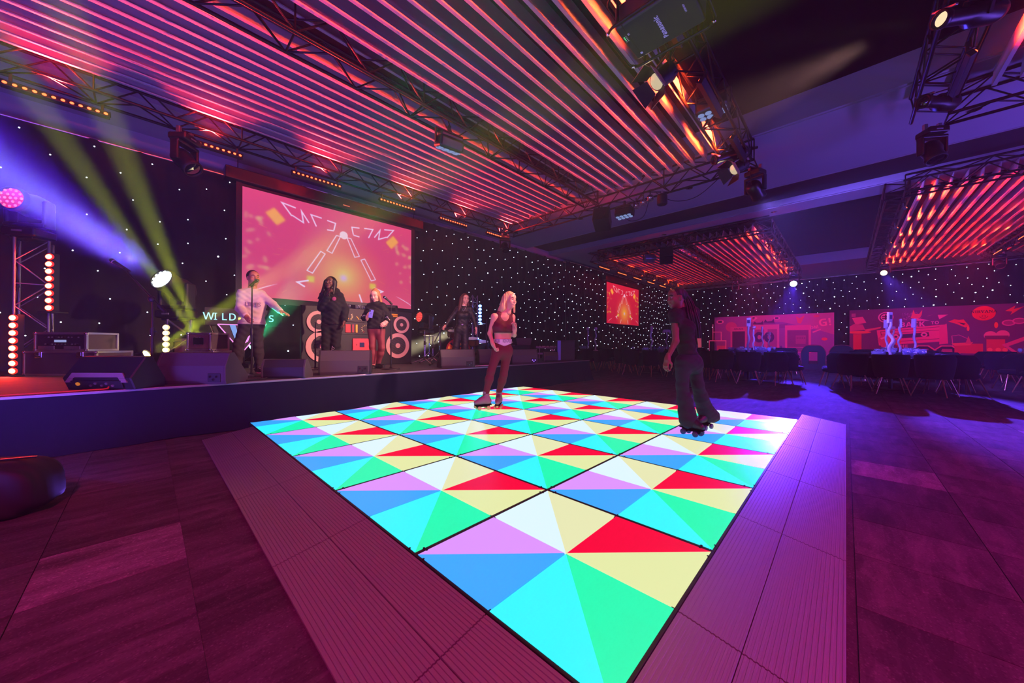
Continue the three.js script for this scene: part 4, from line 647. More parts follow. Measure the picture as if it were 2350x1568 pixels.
function surface(f, lo, hi, cell) {                                       // surface nets on a grid, skipping far blocks
  const n = [0, 1, 2].map((i) => Math.ceil((hi[i] - lo[i]) / cell / 4) * 4 + 1), [nx, ny, nz] = n, val = new Float32Array(nx * ny * nz), at = (i, j, k) => i + nx * (j + ny * k);
  val.fill(1);
  for (let k = 0; k < nz - 1; k += 4) for (let j = 0; j < ny - 1; j += 4) for (let i = 0; i < nx - 1; i += 4) {
    const d = f(lo[0] + (i + 2) * cell, lo[1] + (j + 2) * cell, lo[2] + (k + 2) * cell), far = Math.abs(d) > cell * 4.5 + 0.012;
    for (let c = 0; c <= 4; c++) for (let b = 0; b <= 4; b++) for (let a = 0; a <= 4; a++) if (i + a < nx && j + b < ny && k + c < nz) { const q = at(i + a, j + b, k + c); if (far) { if (val[q] === 1) val[q] = d; } else val[q] = f(lo[0] + (i + a) * cell, lo[1] + (j + b) * cell, lo[2] + (k + c) * cell); }
  }
  const id = new Int32Array(nx * ny * nz).fill(-1), pos = [], idx = [];
  for (let k = 0; k < nz - 1; k++) for (let j = 0; j < ny - 1; j++) for (let i = 0; i < nx - 1; i++) {
    let m = 0, sx = 0, sy = 0, sz = 0, inside = 0;
    const v = []; for (let c = 0; c < 8; c++) { const q = val[at(i + (c & 1), j + ((c >> 1) & 1), k + (c >> 2))]; v.push(q); if (q < 0) inside++; }
    if (inside === 0 || inside === 8) continue;
    for (let c = 0; c < 8; c++) for (const ax of [1, 2, 4]) if (!(c & ax)) { const a = v[c], b = v[c | ax]; if ((a < 0) !== (b < 0)) { const t = a / (a - b); m++; sx += (c & 1) + (ax === 1 ? t : 0); sy += ((c >> 1) & 1) + (ax === 2 ? t : 0); sz += (c >> 2) + (ax === 4 ? t : 0); } }
    id[at(i, j, k)] = pos.length / 3; pos.push(lo[0] + (i + sx / m) * cell, lo[1] + (j + sy / m) * cell, lo[2] + (k + sz / m) * cell);
  }
  const quad = (a, b, c, d, flip) => { if (a < 0 || b < 0 || c < 0 || d < 0) return; flip ? idx.push(a, c, b, a, d, c) : idx.push(a, b, c, a, c, d); };
  for (let k = 1; k < nz - 1; k++) for (let j = 1; j < ny - 1; j++) for (let i = 1; i < nx - 1; i++) {
    const a = val[at(i, j, k)] < 0;
    if (a !== val[at(i + 1, j, k)] < 0) quad(id[at(i, j - 1, k - 1)], id[at(i, j, k - 1)], id[at(i, j, k)], id[at(i, j - 1, k)], !a);
    if (a !== val[at(i, j + 1, k)] < 0) quad(id[at(i - 1, j, k - 1)], id[at(i - 1, j, k)], id[at(i, j, k)], id[at(i, j, k - 1)], !a);
    if (a !== val[at(i, j, k + 1)] < 0) quad(id[at(i - 1, j - 1, k)], id[at(i, j - 1, k)], id[at(i, j, k)], id[at(i - 1, j, k)], !a);
  }
  const nor = new Float32Array(pos.length), e = cell * 0.5;
  for (let i = 0; i < pos.length; i += 3) { const [x, y, z] = [pos[i], pos[i + 1], pos[i + 2]], g = V(f(x + e, y, z) - f(x - e, y, z), f(x, y + e, z) - f(x, y - e, z), f(x, y, z + e) - f(x, y, z - e)).normalize(); nor[i] = g.x; nor[i + 1] = g.y; nor[i + 2] = g.z; }
  const g = new THREE.BufferGeometry(); g.setAttribute('position', new THREE.Float32BufferAttribute(pos, 3)); g.setAttribute('normal', new THREE.BufferAttribute(nor, 3)); g.setIndex(idx); return g;
}
function grow(prims, cell, extra = null, pad = 0.03) {
  const lo = [1e3, 1e3, 1e3], hi = [-1e3, -1e3, -1e3];
  for (const p of prims) if (!p.cut) for (const [c, r] of p.b ? [[p.a, [p.ra, p.ra, p.ra]], [p.b, [p.rb, p.rb, p.rb]]] : [[p.c, p.r]]) for (let i = 0; i < 3; i++) { lo[i] = Math.min(lo[i], c[i] - r[i] - pad); hi[i] = Math.max(hi[i], c[i] + r[i] + pad); }
  const f = field(prims); return surface(extra ? (x, y, z) => extra(f(x, y, z), x, y, z) : f, lo, hi, cell);
}
const mix = (a, b, t) => [a[0] + (b[0] - a[0]) * t, a[1] + (b[1] - a[1]) * t, a[2] + (b[2] - a[2]) * t], off = (a, x, y, z) => [a[0] + x, a[1] + y, a[2] + z];
const headSkin = (() => grow([
  ell([0, 0.025, -0.012], [0.074, 0.098, 0.092], 0.01), ell([0, -0.045, 0.018], [0.056, 0.062, 0.064], 0.05), ell([0, -0.095, 0.056], [0.024, 0.02, 0.022], 0.035), ell([0, 0.05, 0.05], [0.058, 0.045, 0.036], 0.03),
  ell([-0.038, -0.025, 0.06], [0.022, 0.022, 0.018], 0.03), ell([0.038, -0.025, 0.06], [0.022, 0.022, 0.018], 0.03), ell([-0.031, 0.006, 0.098], [0.02, 0.014, 0.016], 0.014, true), ell([0.031, 0.006, 0.098], [0.02, 0.014, 0.016], 0.014, true),
  cap([0, 0.016, 0.083], [0, -0.026, 0.1], 0.008, 0.0125, 0.014), ell([-0.012, -0.03, 0.09], [0.009, 0.008, 0.01], 0.01), ell([0.012, -0.03, 0.09], [0.009, 0.008, 0.01], 0.01), cap([-0.018, -0.06, 0.079], [0.018, -0.06, 0.079], 0.009, 0.009, 0.016),
  ell([-0.076, -0.004, -0.012], [0.011, 0.032, 0.02], 0.008), ell([0.076, -0.004, -0.012], [0.011, 0.032, 0.02], 0.008), cap([0, -0.05, -0.022], [0, -0.17, -0.03], 0.05, 0.05, 0.03)], 0.0045))();
const eyeGeo = merge([ball(0.0118, -0.031, 0.005, 0.0772, 1.15, 0.55, 1, 12), ball(0.0118, 0.031, 0.005, 0.0772, 1.15, 0.55, 1, 12)]), irisGeo = merge([ball(0.0062, -0.031, 0.005, 0.0862, 1, 0.9, 0.6, 10), ball(0.0062, 0.031, 0.005, 0.0862, 1, 0.9, 0.6, 10)]);
const browGeo = merge([tube([[-0.05, 0.027, 0.072], [-0.034, 0.035, 0.085], [-0.014, 0.03, 0.09]], 0.0042, 10), tube([[0.05, 0.027, 0.072], [0.034, 0.035, 0.085], [0.014, 0.03, 0.09]], 0.0042, 10)]);
const lipsGeo = merge([tube([[-0.025, -0.058, 0.076], [-0.01, -0.055, 0.087], [0, -0.0565, 0.088], [0.01, -0.055, 0.087], [0.025, -0.058, 0.076]], 0.0052, 14), tube([[-0.024, -0.06, 0.076], [0, -0.067, 0.087], [0.024, -0.06, 0.076]], 0.006, 14)]);
const mouthOpen = ball(0.016, 0, -0.063, 0.08, 1, 1.1, 0.6, 12), teeth = tube([[-0.02, -0.056, 0.078], [0, -0.06, 0.09], [0.02, -0.056, 0.078]], 0.006, 12);
function handGeo(w, dir, palm, curl, side) {                               // wrist, pointing direction, palm normal, curl 0..1, thumb side
  const d = V(...dir).normalize(), n = V(...palm).addScaledVector(d, -V(...palm).dot(d)).normalize(), r = new THREE.Vector3().crossVectors(d, n).multiplyScalar(side), W0 = V(...w);
  const pt = (a, b, c) => W0.clone().addScaledVector(d, a).addScaledVector(r, b).addScaledVector(n, c), arr = (v) => v.toArray(), prims = [];
  const spread = [-0.03, -0.0105, 0.0095, 0.028], len = [0.06, 0.073, 0.079, 0.071], base = [0.076, 0.084, 0.086, 0.08];
  spread.forEach((s, i) => {
    const k = pt(base[i], s, 0); prims.push(cap(arr(pt(0.0, s * 0.6, 0)), arr(k), 0.0145, 0.0115, 0.018));
    let p = k, a = 0.25 * curl + 0.12; for (const [fr, rr] of [[0.45, 0.0088], [0.31, 0.008], [0.24, 0.0072]]) { const q = p.clone().addScaledVector(d, Math.cos(a) * len[i] * fr).addScaledVector(n, Math.sin(a) * len[i] * fr).addScaledVector(r, s * 0.08 * (1 - curl)); prims.push(cap(arr(p), arr(q), rr + 0.0006, rr, 0.006)); p = q; a += curl * 1.25 + 0.06; }
  });
  let p = pt(0.022, 0.024, 0.004); const ta = pt(0.05, 0.047, 0.02 + curl * 0.006), tb = pt(0.078, 0.054 - curl * 0.02, 0.03 + curl * 0.012), tc = pt(0.1, 0.05 - curl * 0.034, 0.035 + curl * 0.014);
  prims.push(cap(arr(p), arr(ta), 0.0155, 0.012, 0.016), cap(arr(ta), arr(tb), 0.0105, 0.0095, 0.006), cap(arr(tb), arr(tc), 0.0092, 0.008, 0.005), cap(arr(pt(-0.04, 0, 0)), arr(pt(0.012, 0, 0)), 0.024, 0.022, 0.03));
  return grow(prims, 0.0042);
}
function person(label, depth, px0, py0, ground, o) {
  const s = FOCAL / depth, Lp = (x, y, z = 0) => [(x - W / 2) * (depth - z) / FOCAL - (px0 - W / 2) * depth / FOCAL, -(y - H / 2) * (depth - z) / FOCAL + (py0 - H / 2) * depth / FOCAL, z];
  const right = V(0.69144, 0.00346, 0.72243), fwd = V(0.72242, 0, -0.69145), pos = EYE.clone().addScaledVector(fwd, depth).addScaledVector(right, (px0 - W / 2) / s);
  const t = thing('person', label, 'person', [pos.x, ground, pos.z], VIEW_TURN), J = {};
  for (const [k, v] of Object.entries(o.joints)) J[k] = Lp(...v);
  const yaw = o.yaw ?? 0, F = [Math.sin(yaw), 0, Math.cos(yaw)], R = [Math.cos(yaw), 0, -Math.sin(yaw)], g = o.girth ?? 1, fem = o.fem ?? 1;
  const mid = (a, b) => mix(J[a], J[b], 0.5), pelvis = mid('hipL', 'hipR'), chest = off(mix(mid('shL', 'shR'), pelvis, 0.3), 0, 0, 0), waist = mix(mid('shL', 'shR'), pelvis, 0.64), along = (c, w, f = 0) => [c[0] + R[0] * w + F[0] * f, c[1], c[2] + R[2] * w + F[2] * f];
  const torso = (e) => [cap(along(chest, -0.075 * g), along(chest, 0.075 * g), 0.1 * g + e, 0.1 * g + e, 0.03), cap(along(waist, -0.05 * g), along(waist, 0.05 * g), 0.088 * g + e, 0.088 * g + e, 0.12), cap(along(pelvis, -0.062 * g), along(pelvis, 0.062 * g), 0.094 * g + e, 0.094 * g + e, 0.12),
    cap(J.shL, J.shR, 0.05 * g + e, 0.05 * g + e, 0.09), cap(mid('shL', 'shR'), off(mid('shL', 'shR'), 0, 0.05, -0.005), 0.06 + e, 0.045 + e, 0.06), ...(fem ? [-1, 1].map((q) => ell(along(off(chest, 0, -0.01, 0), q * 0.07 * g, 0.085 * g), [0.058 + e, 0.056 + e, 0.05 + e], 0.05)) : []), ell(along(off(pelvis, 0, -0.02, 0), 0, -0.045 * g), [0.115 * g + e, 0.085 + e, 0.07 + e], 0.07)];
  const arm = (q, e, to = 1) => [cap(J['sh' + q], J['el' + q], 0.046 * g + e, 0.037 * g + e, 0.03), cap(J['el' + q], mix(J['el' + q], J['wr' + q], to), 0.038 * g + e, (0.025 + 0.01 * (1 - to)) * g + e, 0.02)];
  const leg = (q, e, fl = 0, rk = 0) => [cap(J['hip' + q], J['kn' + q], 0.079 * g + e, 0.054 * g + e + rk, 0.05), cap(J['kn' + q], mix(J['kn' + q], J['an' + q], 0.35), 0.054 * g + e + rk, 0.055 * g + e + fl * 0.3 + rk, 0.03), cap(mix(J['kn' + q], J['an' + q], 0.35), J['an' + q], 0.055 * g + e + fl * 0.3 + rk, 0.036 + e + fl, 0.04)];
  const neckTop = mix(J.neck, J.head, 0.6), skinMat = mat(o.skin, 0.48, 0, { sheen: 0.2, sheenColor: new THREE.Color(o.skin) });
  const geos = [grow([...torso(0), cap(mid('shL', 'shR'), neckTop, 0.05, 0.048, 0.05), ...arm('L', 0), ...arm('R', 0), ...leg('L', 0), ...leg('R', 0)], 0.013)];
  const hm = new THREE.Matrix4().makeRotationFromEuler(new THREE.Euler(-(o.headPitch ?? 0), o.headYaw ?? yaw, o.headRoll ?? 0, 'YXZ')).setPosition(V(...J.head)), hs = o.headSize ?? 1; hm.scale(V(hs, hs, hs));
  geos.push(headSkin.clone().applyMatrix4(hm));
  for (const q of ['L', 'R']) if (o.hands[q]) { const [dir, palm, curl, side] = o.hands[q]; geos.push(handGeo(J['wr' + q], dir, palm, curl, side)); }
  const body = part('body', merge(geos), skinMat, t), onHead = (geo, name, m) => part(name, geo.clone().applyMatrix4(hm), m, t);
  onHead(eyeGeo, "eyes", mat(0xa8a29c, 0.25)); onHead(irisGeo, "irises", mat(0x1c100a, 0.15)); onHead(browGeo, "eyebrows", mat(o.brow ?? 0x120b08, 0.9)); onHead(lipsGeo, "lips", mat(o.lips ?? 0x9a4a48, 0.4));
  if (o.mouth === "open") onHead(mouthOpen, 'open_mouth', mat(0x1a0506, 0.5)); if (o.mouth === "smile") onHead(teeth, 'teeth', mat(0xf0ece8, 0.2));
  const ctx = { t, J, Lp, torso, arm, leg, F, R, along, chest, waist, pelvis, mid, hm, H: onHead, yaw, wrinkle: (a, fr) => (d, x, y, z) => d + a * (Math.sin(x * fr + y * fr * 1.7 + 2 * Math.sin(z * fr * 0.6)) + 0.6 * Math.sin(y * fr * 2.3 - x * fr * 1.2 + z * fr)) };
  o.dress(ctx); return t;
}
const clip = (...planes) => (d, x, y, z) => Math.max(d, ...planes.map((p) => p(x, y, z)));
const both = (a, b) => (d, x, y, z) => b(a(d, x, y, z), x, y, z);
const clothMat = (c, r = 0.92, more = {}) => mat(c, r, 0, { sheen: 0.25, sheenColor: new THREE.Color(c).multiplyScalar(1.5), sheenRoughness: 0.6, ...more });
function shoe(ctx, an, toe, m, soleM, name = 'shoe', low = false) {
  const a = an, b = toe, heel = off(a, -(b[0] - a[0]) * 0.25, b[1] - a[1] + 0.012, -(b[2] - a[2]) * 0.25), g = grow([cap(heel, off(b, 0, 0.01, 0), 0.036, 0.034, 0.03), cap(off(heel, 0, 0.02, 0), mix(heel, off(b, 0, 0.02, 0), 0.45), 0.036, 0.034, 0.03), ...(low ? [] : [cap(off(heel, 0, 0.02, 0), off(a, 0, 0.0, 0), 0.038, 0.04, 0.03)])], 0.008);
  const s = part(name, g, m, ctx.t);
  const sole = part('sole', grow([cap(off(heel, 0, -0.026, 0), off(b, 0, -0.018, 0), 0.037, 0.036, 0.02)], 0.008, (d, x, y) => Math.max(d, y - (b[1] - 0.0))), soleM, s); return s;
}
function micInHand(ctx, p, dir) { const m = part('microphone', micBody, M.black, ctx.t, p); m.quaternion.setFromUnitVectors(V(0, 0, 1), V(...dir).normalize()); part('mic_grille', micHead, mat(0x3a3a3e, 0.4, 0.7), m); }

// singer in the pale sweatshirt
person('singer in a pale pinkish sweatshirt with one arm stretched out over a microphone stand', 5.49, 575, 857, ST, {
  fem: 0, girth: 0.98, yaw: 0.5, headYaw: 0.95, headPitch: 0.08, skin: 0xa8684c, brow: 0x1a0f0a,
  joints: { head: [581, 639, 0], neck: [572, 661, -0.02], shL: [556, 674, 0.06], shR: [598, 676, -0.08], elL: [550, 709, 0.14], wrL: [565, 727, 0.3], elR: [626, 699, -0.08], wrR: [645, 715.5, 0.02], hipL: [566, 744, 0.04], hipR: [590, 745, -0.06], knL: [548, 789, 0.1], knR: [592, 794, -0.02], anL: [546, 843, 0.08], anR: [596, 843, -0.03] },
  hands: { L: [[0.75, -0.6, 0.4], [0.5, -0.3, -0.7], 0.55, -1], R: [[0.92, -0.28, 0.2], [0, -1, 0.1], 0.12, -1] },
  dress(c) {
    const { J, torso, arm, leg } = c, hem = c.Lp(575, 741)[1];
    part('sweatshirt', grow([...torso(0.024), ...arm('L', 0.022, 0.88), ...arm('R', 0.02, 0.86)], 0.012, both(clip((x, y) => hem - y, (x, y, z) => 0.062 - Math.hypot(x - J.neck[0], (y - J.neck[1] - 0.045) * 0.9, z - J.neck[2])), c.wrinkle(0.0022, 44))), clothMat(0xb9a09c), c.t);
    part('hem_band', grow([...torso(0.034)], 0.012, clip((x, y) => hem - 0.028 - y, (x, y) => y - hem - 0.004)), clothMat(0xae9692), c.t);
    for (const q of ['L', 'R']) part('cuff', grow([cap(mix(J['el' + q], J['wr' + q], 0.84), mix(J['el' + q], J['wr' + q], 0.94), 0.036, 0.032)], 0.008), clothMat(0xae9692), c.t);
    part('chest_lettering', text('LIVIS', 0.062, 0.004).rotateY(0.45).rotateX(-0.02), mat(0x8a6f72, 0.8), c.t, off(c.along(c.chest, 0.03, 0.132), 0.005, -0.03, 0));
    part('trousers', grow([...torso(0.012).slice(1), ...leg('L', 0.014), ...leg('R', 0.014)], 0.012, both(clip((x, y) => y - hem + 0.012), c.wrinkle(0.0022, 40))), clothMat(0x231d20), c.t);
    c.H(grow([ell([0, 0.04, -0.03], [0.084, 0.098, 0.09], 0.01), ell([0, 0.03, -0.115], [0.045, 0.045, 0.04], 0.02), ell([0, -0.03, 0.11], [0.09, 0.075, 0.075], 0.02, true)], 0.006), 'hair', mat(0x1c120e, 0.7));
    shoe(c, J.anL, c.Lp(538, 853, 0.24), mat(0x15141a, 0.7), mat(0xd8c8c4, 0.6)); const sh = shoe(c, J.anR, c.Lp(612, 854.5, 0.12), mat(0x15141a, 0.7), mat(0xd8c8c4, 0.6));
    for (let i = 0; i < 4; i++) part('lace', tube([off(mix(J.anR, c.Lp(612, 854.5, 0.12), 0.2 + i * 0.14), -0.02, 0.02 - i * 0.012, 0.025), off(mix(J.anR, c.Lp(612, 854.5, 0.12), 0.26 + i * 0.14), 0.01, 0.03 - i * 0.014, 0.04)], 0.004, 6), M.white, sh);
  },
});
// hooded singer
person('woman in a black hooded top with long dark hair singing into a hand microphone', 6.24, 757, 849, ST, {
  girth: 0.98, yaw: -0.1, headYaw: 0.02, headPitch: 0.24, skin: 0x5e3826, lips: 0x6a2e2c, mouth: 'open',
  joints: { head: [757, 651, 0], neck: [758, 669, -0.02], shL: [744, 680, 0.02], shR: [777, 681, -0.02], elL: [737, 707, 0.1], wrL: [752, 679, 0.2], elR: [792, 709, -0.03], wrR: [790, 736, 0.06], hipL: [751, 750, 0.02], hipR: [772, 750, -0.02], knL: [748, 794, 0.04], knR: [771, 792, 0], anL: [750, 840, 0], anR: [767, 839, -0.05] },
  hands: { L: [[0.35, 0.8, 0.1], [0.7, 0, -0.5], 0.9, 1], R: [[-0.1, -1, 0.15], [-1, 0, 0.2], 0.5, 1] },
  dress(c) {
    const { J, torso, arm, leg } = c, hem = c.Lp(757, 745)[1];
    part('hooded_top', grow([...torso(0.036), ...arm('L', 0.028, 0.9), ...arm('R', 0.028, 0.9), cap(off(J.neck, -0.08, 0.01, -0.04), off(J.neck, 0.08, 0.01, -0.04), 0.06, 0.06, 0.05), ell(off(J.neck, 0, 0.0, -0.1), [0.12, 0.1, 0.07], 0.05)], 0.012, both(clip((x, y) => hem - y, (x, y, z) => 0.07 - Math.hypot(x - J.neck[0], y - J.neck[1] - 0.06, z - J.neck[2])), c.wrinkle(0.0025, 42))), clothMat(0x101113), c.t);
    part('chest_badge', ball(0.034, 0, 0, 0, 1.1, 1, 0.15, 16), mat(0xb85a68, 0.6), c.t, off(c.Lp(779, 688, 0), -0.03, 0, 0.135));
    for (const x of [-0.03, 0.04]) part('drawstring', tube([off(J.neck, x, -0.0, 0.1), off(J.neck, x * 1.3, -0.08, 0.135), off(J.neck, x * 1.2, -0.16, 0.16)], 0.004, 12), M.satin, c.t);
    part('trousers', grow([...torso(0.014).slice(1), ...leg('L', 0.018, 0.008), ...leg('R', 0.018, 0.008)], 0.012, both(clip((x, y) => y - hem - 0.03), c.wrinkle(0.0025, 40))), clothMat(0x0e0e10), c.t);
    part('leg_lettering', text('BOSTON', 0.045, 0.003, sans).rotateZ(1.45), M.white, c.t, off(mix(J.knR, J.anR, 0.3), -0.005, 0, 0.084));
    c.H(grow([ell([0, 0.045, -0.025], [0.092, 0.1, 0.1], 0.02), cap([-0.075, 0.03, 0.0], [-0.095, -0.2, 0.03], 0.04, 0.03, 0.04), cap([0.075, 0.03, 0.0], [0.088, -0.2, 0.02], 0.04, 0.028, 0.04), cap([-0.1, -0.19, 0.03], [-0.15, -0.3, 0.04], 0.026, 0.012, 0.02), cap([0, 0, -0.09], [0, -0.22, -0.11], 0.07, 0.05, 0.04), ell([0, -0.035, 0.115], [0.06, 0.105, 0.08], 0.02, true)], 0.007), 'hair', mat(0x0c0908, 0.55));
    micInHand(c, off(c.Lp(757, 663, 0.2), 0.0, -0.05, 0.0), [0.0, 0.75, -0.55]);
    shoe(c, J.anL, c.Lp(746, 849, 0.16), M.satin, M.black); shoe(c, J.anR, c.Lp(770, 847, 0.1), M.satin, M.black);
  },
});
// woman with a phone
person('woman in a black sweatshirt and maroon leggings looking down at a blue phone', 6.59, 862, 846, ST, {
  girth: 0.9, yaw: -0.05, headYaw: -0.12, headPitch: -0.34, skin: 0xd9a084, brow: 0x6a4630, lips: 0xb05a58, headSize: 0.97,
  joints: { head: [861, 679, 0.02], neck: [862, 695, -0.02], shL: [850, 704, 0], shR: [877, 704, 0], elL: [836, 730, 0.04], wrL: [842, 731, 0.19], elR: [894, 729, 0], wrR: [888, 738, 0.13], hipL: [854, 759, 0], hipR: [873, 759, 0], knL: [855, 796, 0.03], knR: [876, 799, 0.02], anL: [857, 838, 0], anR: [869, 833, -0.1] },
  hands: { L: [[0.35, 0.55, 0.35], [0.6, 0, -0.7], 0.7, 1], R: [[-0.6, -0.55, 0.35], [-0.3, 0, -1], 0.35, 1] },
  dress(c) {
    const { J, torso, arm, leg } = c, hem = c.Lp(862, 755)[1];
    part('sweatshirt', grow([...torso(0.028), ...arm('L', 0.026, 0.85), ...arm('R', 0.026, 0.85)], 0.012, both(clip((x, y) => hem - y, (x, y, z) => 0.066 - Math.hypot(x - J.neck[0], (y - J.neck[1] - 0.035), z - J.neck[2])), c.wrinkle(0.0025, 44))), clothMat(0x0e0e11), c.t);
    part('chest_logo', box(0.075, 0.014, 0.004, 0, 0, 0, 0.002), M.white, c.t, off(c.along(c.chest, 0.01, 0.142), 0, 0.03, 0));
    for (const q of ['L', 'R']) part('cuff_print', tube([off(mix(J['el' + q], J['wr' + q], 0.45), -0.03, 0.03, 0.06), off(mix(J['el' + q], J['wr' + q], 0.5), 0.0, 0.05, 0.062), off(mix(J['el' + q], J['wr' + q], 0.6), 0.03, 0.01, 0.062)], 0.006, 12), mat(0xb8b4be, 0.6), c.t);
    part('leggings', grow([...torso(0.008).slice(1), ...leg('L', 0.008), ...leg('R', 0.008)], 0.011, clip((x, y) => y - hem - 0.03, (x, y) => c.Lp(0, 836)[1] - y)), clothMat(0x6e2b33, 0.8), c.t);
    c.H(grow([ell([0, 0.04, -0.02], [0.083, 0.092, 0.092], 0.02), ell([0, 0.12, -0.03], [0.03, 0.025, 0.03], 0.02), cap([-0.08, 0.0, 0.0], [-0.1, -0.15, 0.0], 0.034, 0.026, 0.03), cap([0.078, 0.0, 0.0], [0.098, -0.15, 0.0], 0.032, 0.024, 0.03), cap([0, 0, -0.08], [0, -0.14, -0.1], 0.06, 0.05, 0.03), ell([0, -0.03, 0.11], [0.064, 0.1, 0.085], 0.02, true)], 0.006), 'hair', mat(0x9c6a3c, 0.6));
    const ph = part('phone', box(0.072, 0.148, 0.009, 0, 0, 0, 0.004), mat(0x6a70c8, 0.3), c.t, c.Lp(851, 720.5, 0.26), [-0.1, 0.1, -0.12]); part('phone_camera', box(0.022, 0.03, 0.003, -0.02, 0.05, 0.006, 0.001), M.black, ph); part('phone_emblem', cyl(0.008, 0.008, 0.003, 0, 0, 0, 14).rotateX(Math.PI / 2).translate(0, 0, 0.005), mat(0x3a3f88, 0.3), ph);
    shoe(c, J.anL, c.Lp(856, 845.5, 0.1), M.black, M.rubber, 'shoe', true); shoe(c, J.anR, c.Lp(879, 842, 0.02), M.black, M.rubber, 'shoe', true);
  },
});
// woman in the jumpsuit
person('woman in a black jumpsuit with long brown hair and a pale choker, arms held out', 8.0, 1058, 836, ST, {
  girth: 0.88, yaw: 0.1, headYaw: 0.55, headPitch: -0.1, skin: 0xd49a82, brow: 0x2a1810, lips: 0xa85a54,
  joints: { head: [1067, 687, 0], neck: [1065, 702, -0.01], shL: [1051, 709, 0], shR: [1079, 709, 0], elL: [1035, 730, 0.02], wrL: [1023, 748, 0.1], elR: [1086, 731, 0], wrR: [1092, 752, 0.08], hipL: [1052, 757, 0], hipR: [1067, 757, 0], knL: [1047, 795, 0.02], knR: [1067, 796, 0.02], anL: [1043, 830, 0], anR: [1069, 830, 0] },
  hands: { L: [[-0.5, -0.5, 0.4], [0.6, -0.4, 0.4], 0.95, 1], R: [[0.2, -1, 0.1], [-1, 0, 0], 0.25, 1] },
  dress(c) {
    const { J, torso, arm, leg } = c;
    part('jumpsuit', grow([...torso(0.016), ...arm('L', 0.017, 0.96), ...arm('R', 0.017, 0.96), ...leg('L', 0.022, 0.034, 0.008), ...leg('R', 0.022, 0.034, 0.008)], 0.013, both(clip((x, y) => c.Lp(0, 833)[1] - y, (x, y, z) => 0.06 - Math.hypot(x - J.neck[0], y - J.neck[1] - 0.03, z - J.neck[2] - 0.02)), c.wrinkle(0.0012, 50))), clothMat(0x0d0c10, 0.6), c.t);
    part('belt', grow([...torso(0.022)], 0.012, clip((x, y) => c.waist[1] - 0.075 - y, (x, y) => y - c.waist[1] + 0.045)), M.satin, c.t); part('buckle', box(0.04, 0.03, 0.01), M.alu, c.t, c.along(off(c.waist, 0, -0.06, 0), 0, 0.115));
    part('choker', new THREE.TorusGeometry(0.056, 0.011, 8, 28).rotateX(Math.PI / 2 + 0.15), mat(0xd8d0d4, 0.4), c.t, off(J.neck, 0, 0.015, 0)); part('necklace', tube([off(J.neck, -0.06, -0.02, 0.07), off(J.neck, 0, -0.13, 0.115), off(J.neck, 0.06, -0.02, 0.07)], 0.004, 20), M.alu, c.t);
    c.H(grow([ell([0, 0.045, -0.02], [0.09, 0.095, 0.097], 0.02), cap([-0.08, 0.02, -0.02], [-0.13, -0.2, 0.02], 0.045, 0.035, 0.04), cap([-0.1, -0.1, 0], [-0.16, -0.26, 0.05], 0.03, 0.018, 0.03), cap([0.075, 0.02, -0.03], [0.1, -0.2, -0.03], 0.035, 0.025, 0.04), cap([0, 0, -0.09], [0, -0.2, -0.1], 0.06, 0.05, 0.04), ell([0.01, -0.03, 0.11], [0.062, 0.1, 0.085], 0.02, true)], 0.007), 'hair', mat(0x4a241a, 0.6));
    micInHand(c, c.Lp(1027, 754, 0.14), [1, 0.0, 0.1]);
    shoe(c, J.anL, c.Lp(1040, 836, 0.12), M.black, M.black); shoe(c, J.anR, c.Lp(1073, 836, 0.12), M.black, M.black);
  },
});
function skate(c, an, toe, boot, wheel, laceM) {                           // an: ankle joint, toe: toe tip on the sole
  const d = V(toe[0] - an[0], 0, toe[2] - an[2]).normalize(), side = new THREE.Vector3().crossVectors(d, UP), sole = toe[1], P = (f, y, w = 0) => V(an[0], sole + y, an[2]).addScaledVector(d, f).addScaledVector(side, w).toArray();
  const s = part('roller_skate', grow([cap(P(-0.045, 0.035), P(0.15, 0.03), 0.036, 0.034, 0.03), cap(P(-0.035, 0.05), P(0.07, 0.065), 0.038, 0.034, 0.03), cap(P(-0.02, 0.05), off(an, 0, 0.035, 0), 0.042, 0.046, 0.04), cap(P(0.02, 0.08), P(0.1, 0.05), 0.034, 0.032, 0.04)], 0.007, clip((x, y) => y - an[1] - 0.045, (x, y) => sole - y)), boot, c.t);
  const bx = (w, h, l, f, y) => { const g = box(w, h, l, 0, 0, 0, 0.004), m = new THREE.Matrix4().makeBasis(side, UP, d).setPosition(V(...P(f, y))); return g.applyMatrix4(m); };
  part('sole', bx(0.074, 0.016, 0.25, 0.045, -0.006), M.satin, s); part('plate', merge([bx(0.05, 0.02, 0.2, 0.045, -0.024), bx(0.03, 0.026, 0.03, -0.025, -0.04), bx(0.03, 0.026, 0.03, 0.115, -0.04)]), M.alu, s);
  const wg = lathe([[0, -0.016], [0.02, -0.016], [0.029, -0.011], [0.031, 0], [0.029, 0.011], [0.02, 0.016], [0, 0.016]], 20), q = new THREE.Quaternion().setFromUnitVectors(UP, side);
  for (const f of [-0.025, 0.115]) for (const w of [-0.045, 0.045]) { const m = part('wheel', wg, wheel, s, P(f, -0.049, w)); m.quaternion.copy(q); }
  part('toe_stop', cyl(0.02, 0.016, 0.03, 0, 0, 0, 14), wheel, s, P(0.165, -0.03));
  if (laceM) { const L = []; for (let i = 0; i < 5; i++) L.push(tube([P(0.02 + i * 0.02, 0.15 - i * 0.016, -0.03), P(0.035 + i * 0.02, 0.152 - i * 0.017, 0), P(0.02 + i * 0.02, 0.15 - i * 0.016, 0.03)], 0.003, 8)); part('laces', merge(L), laceM, s); }
}
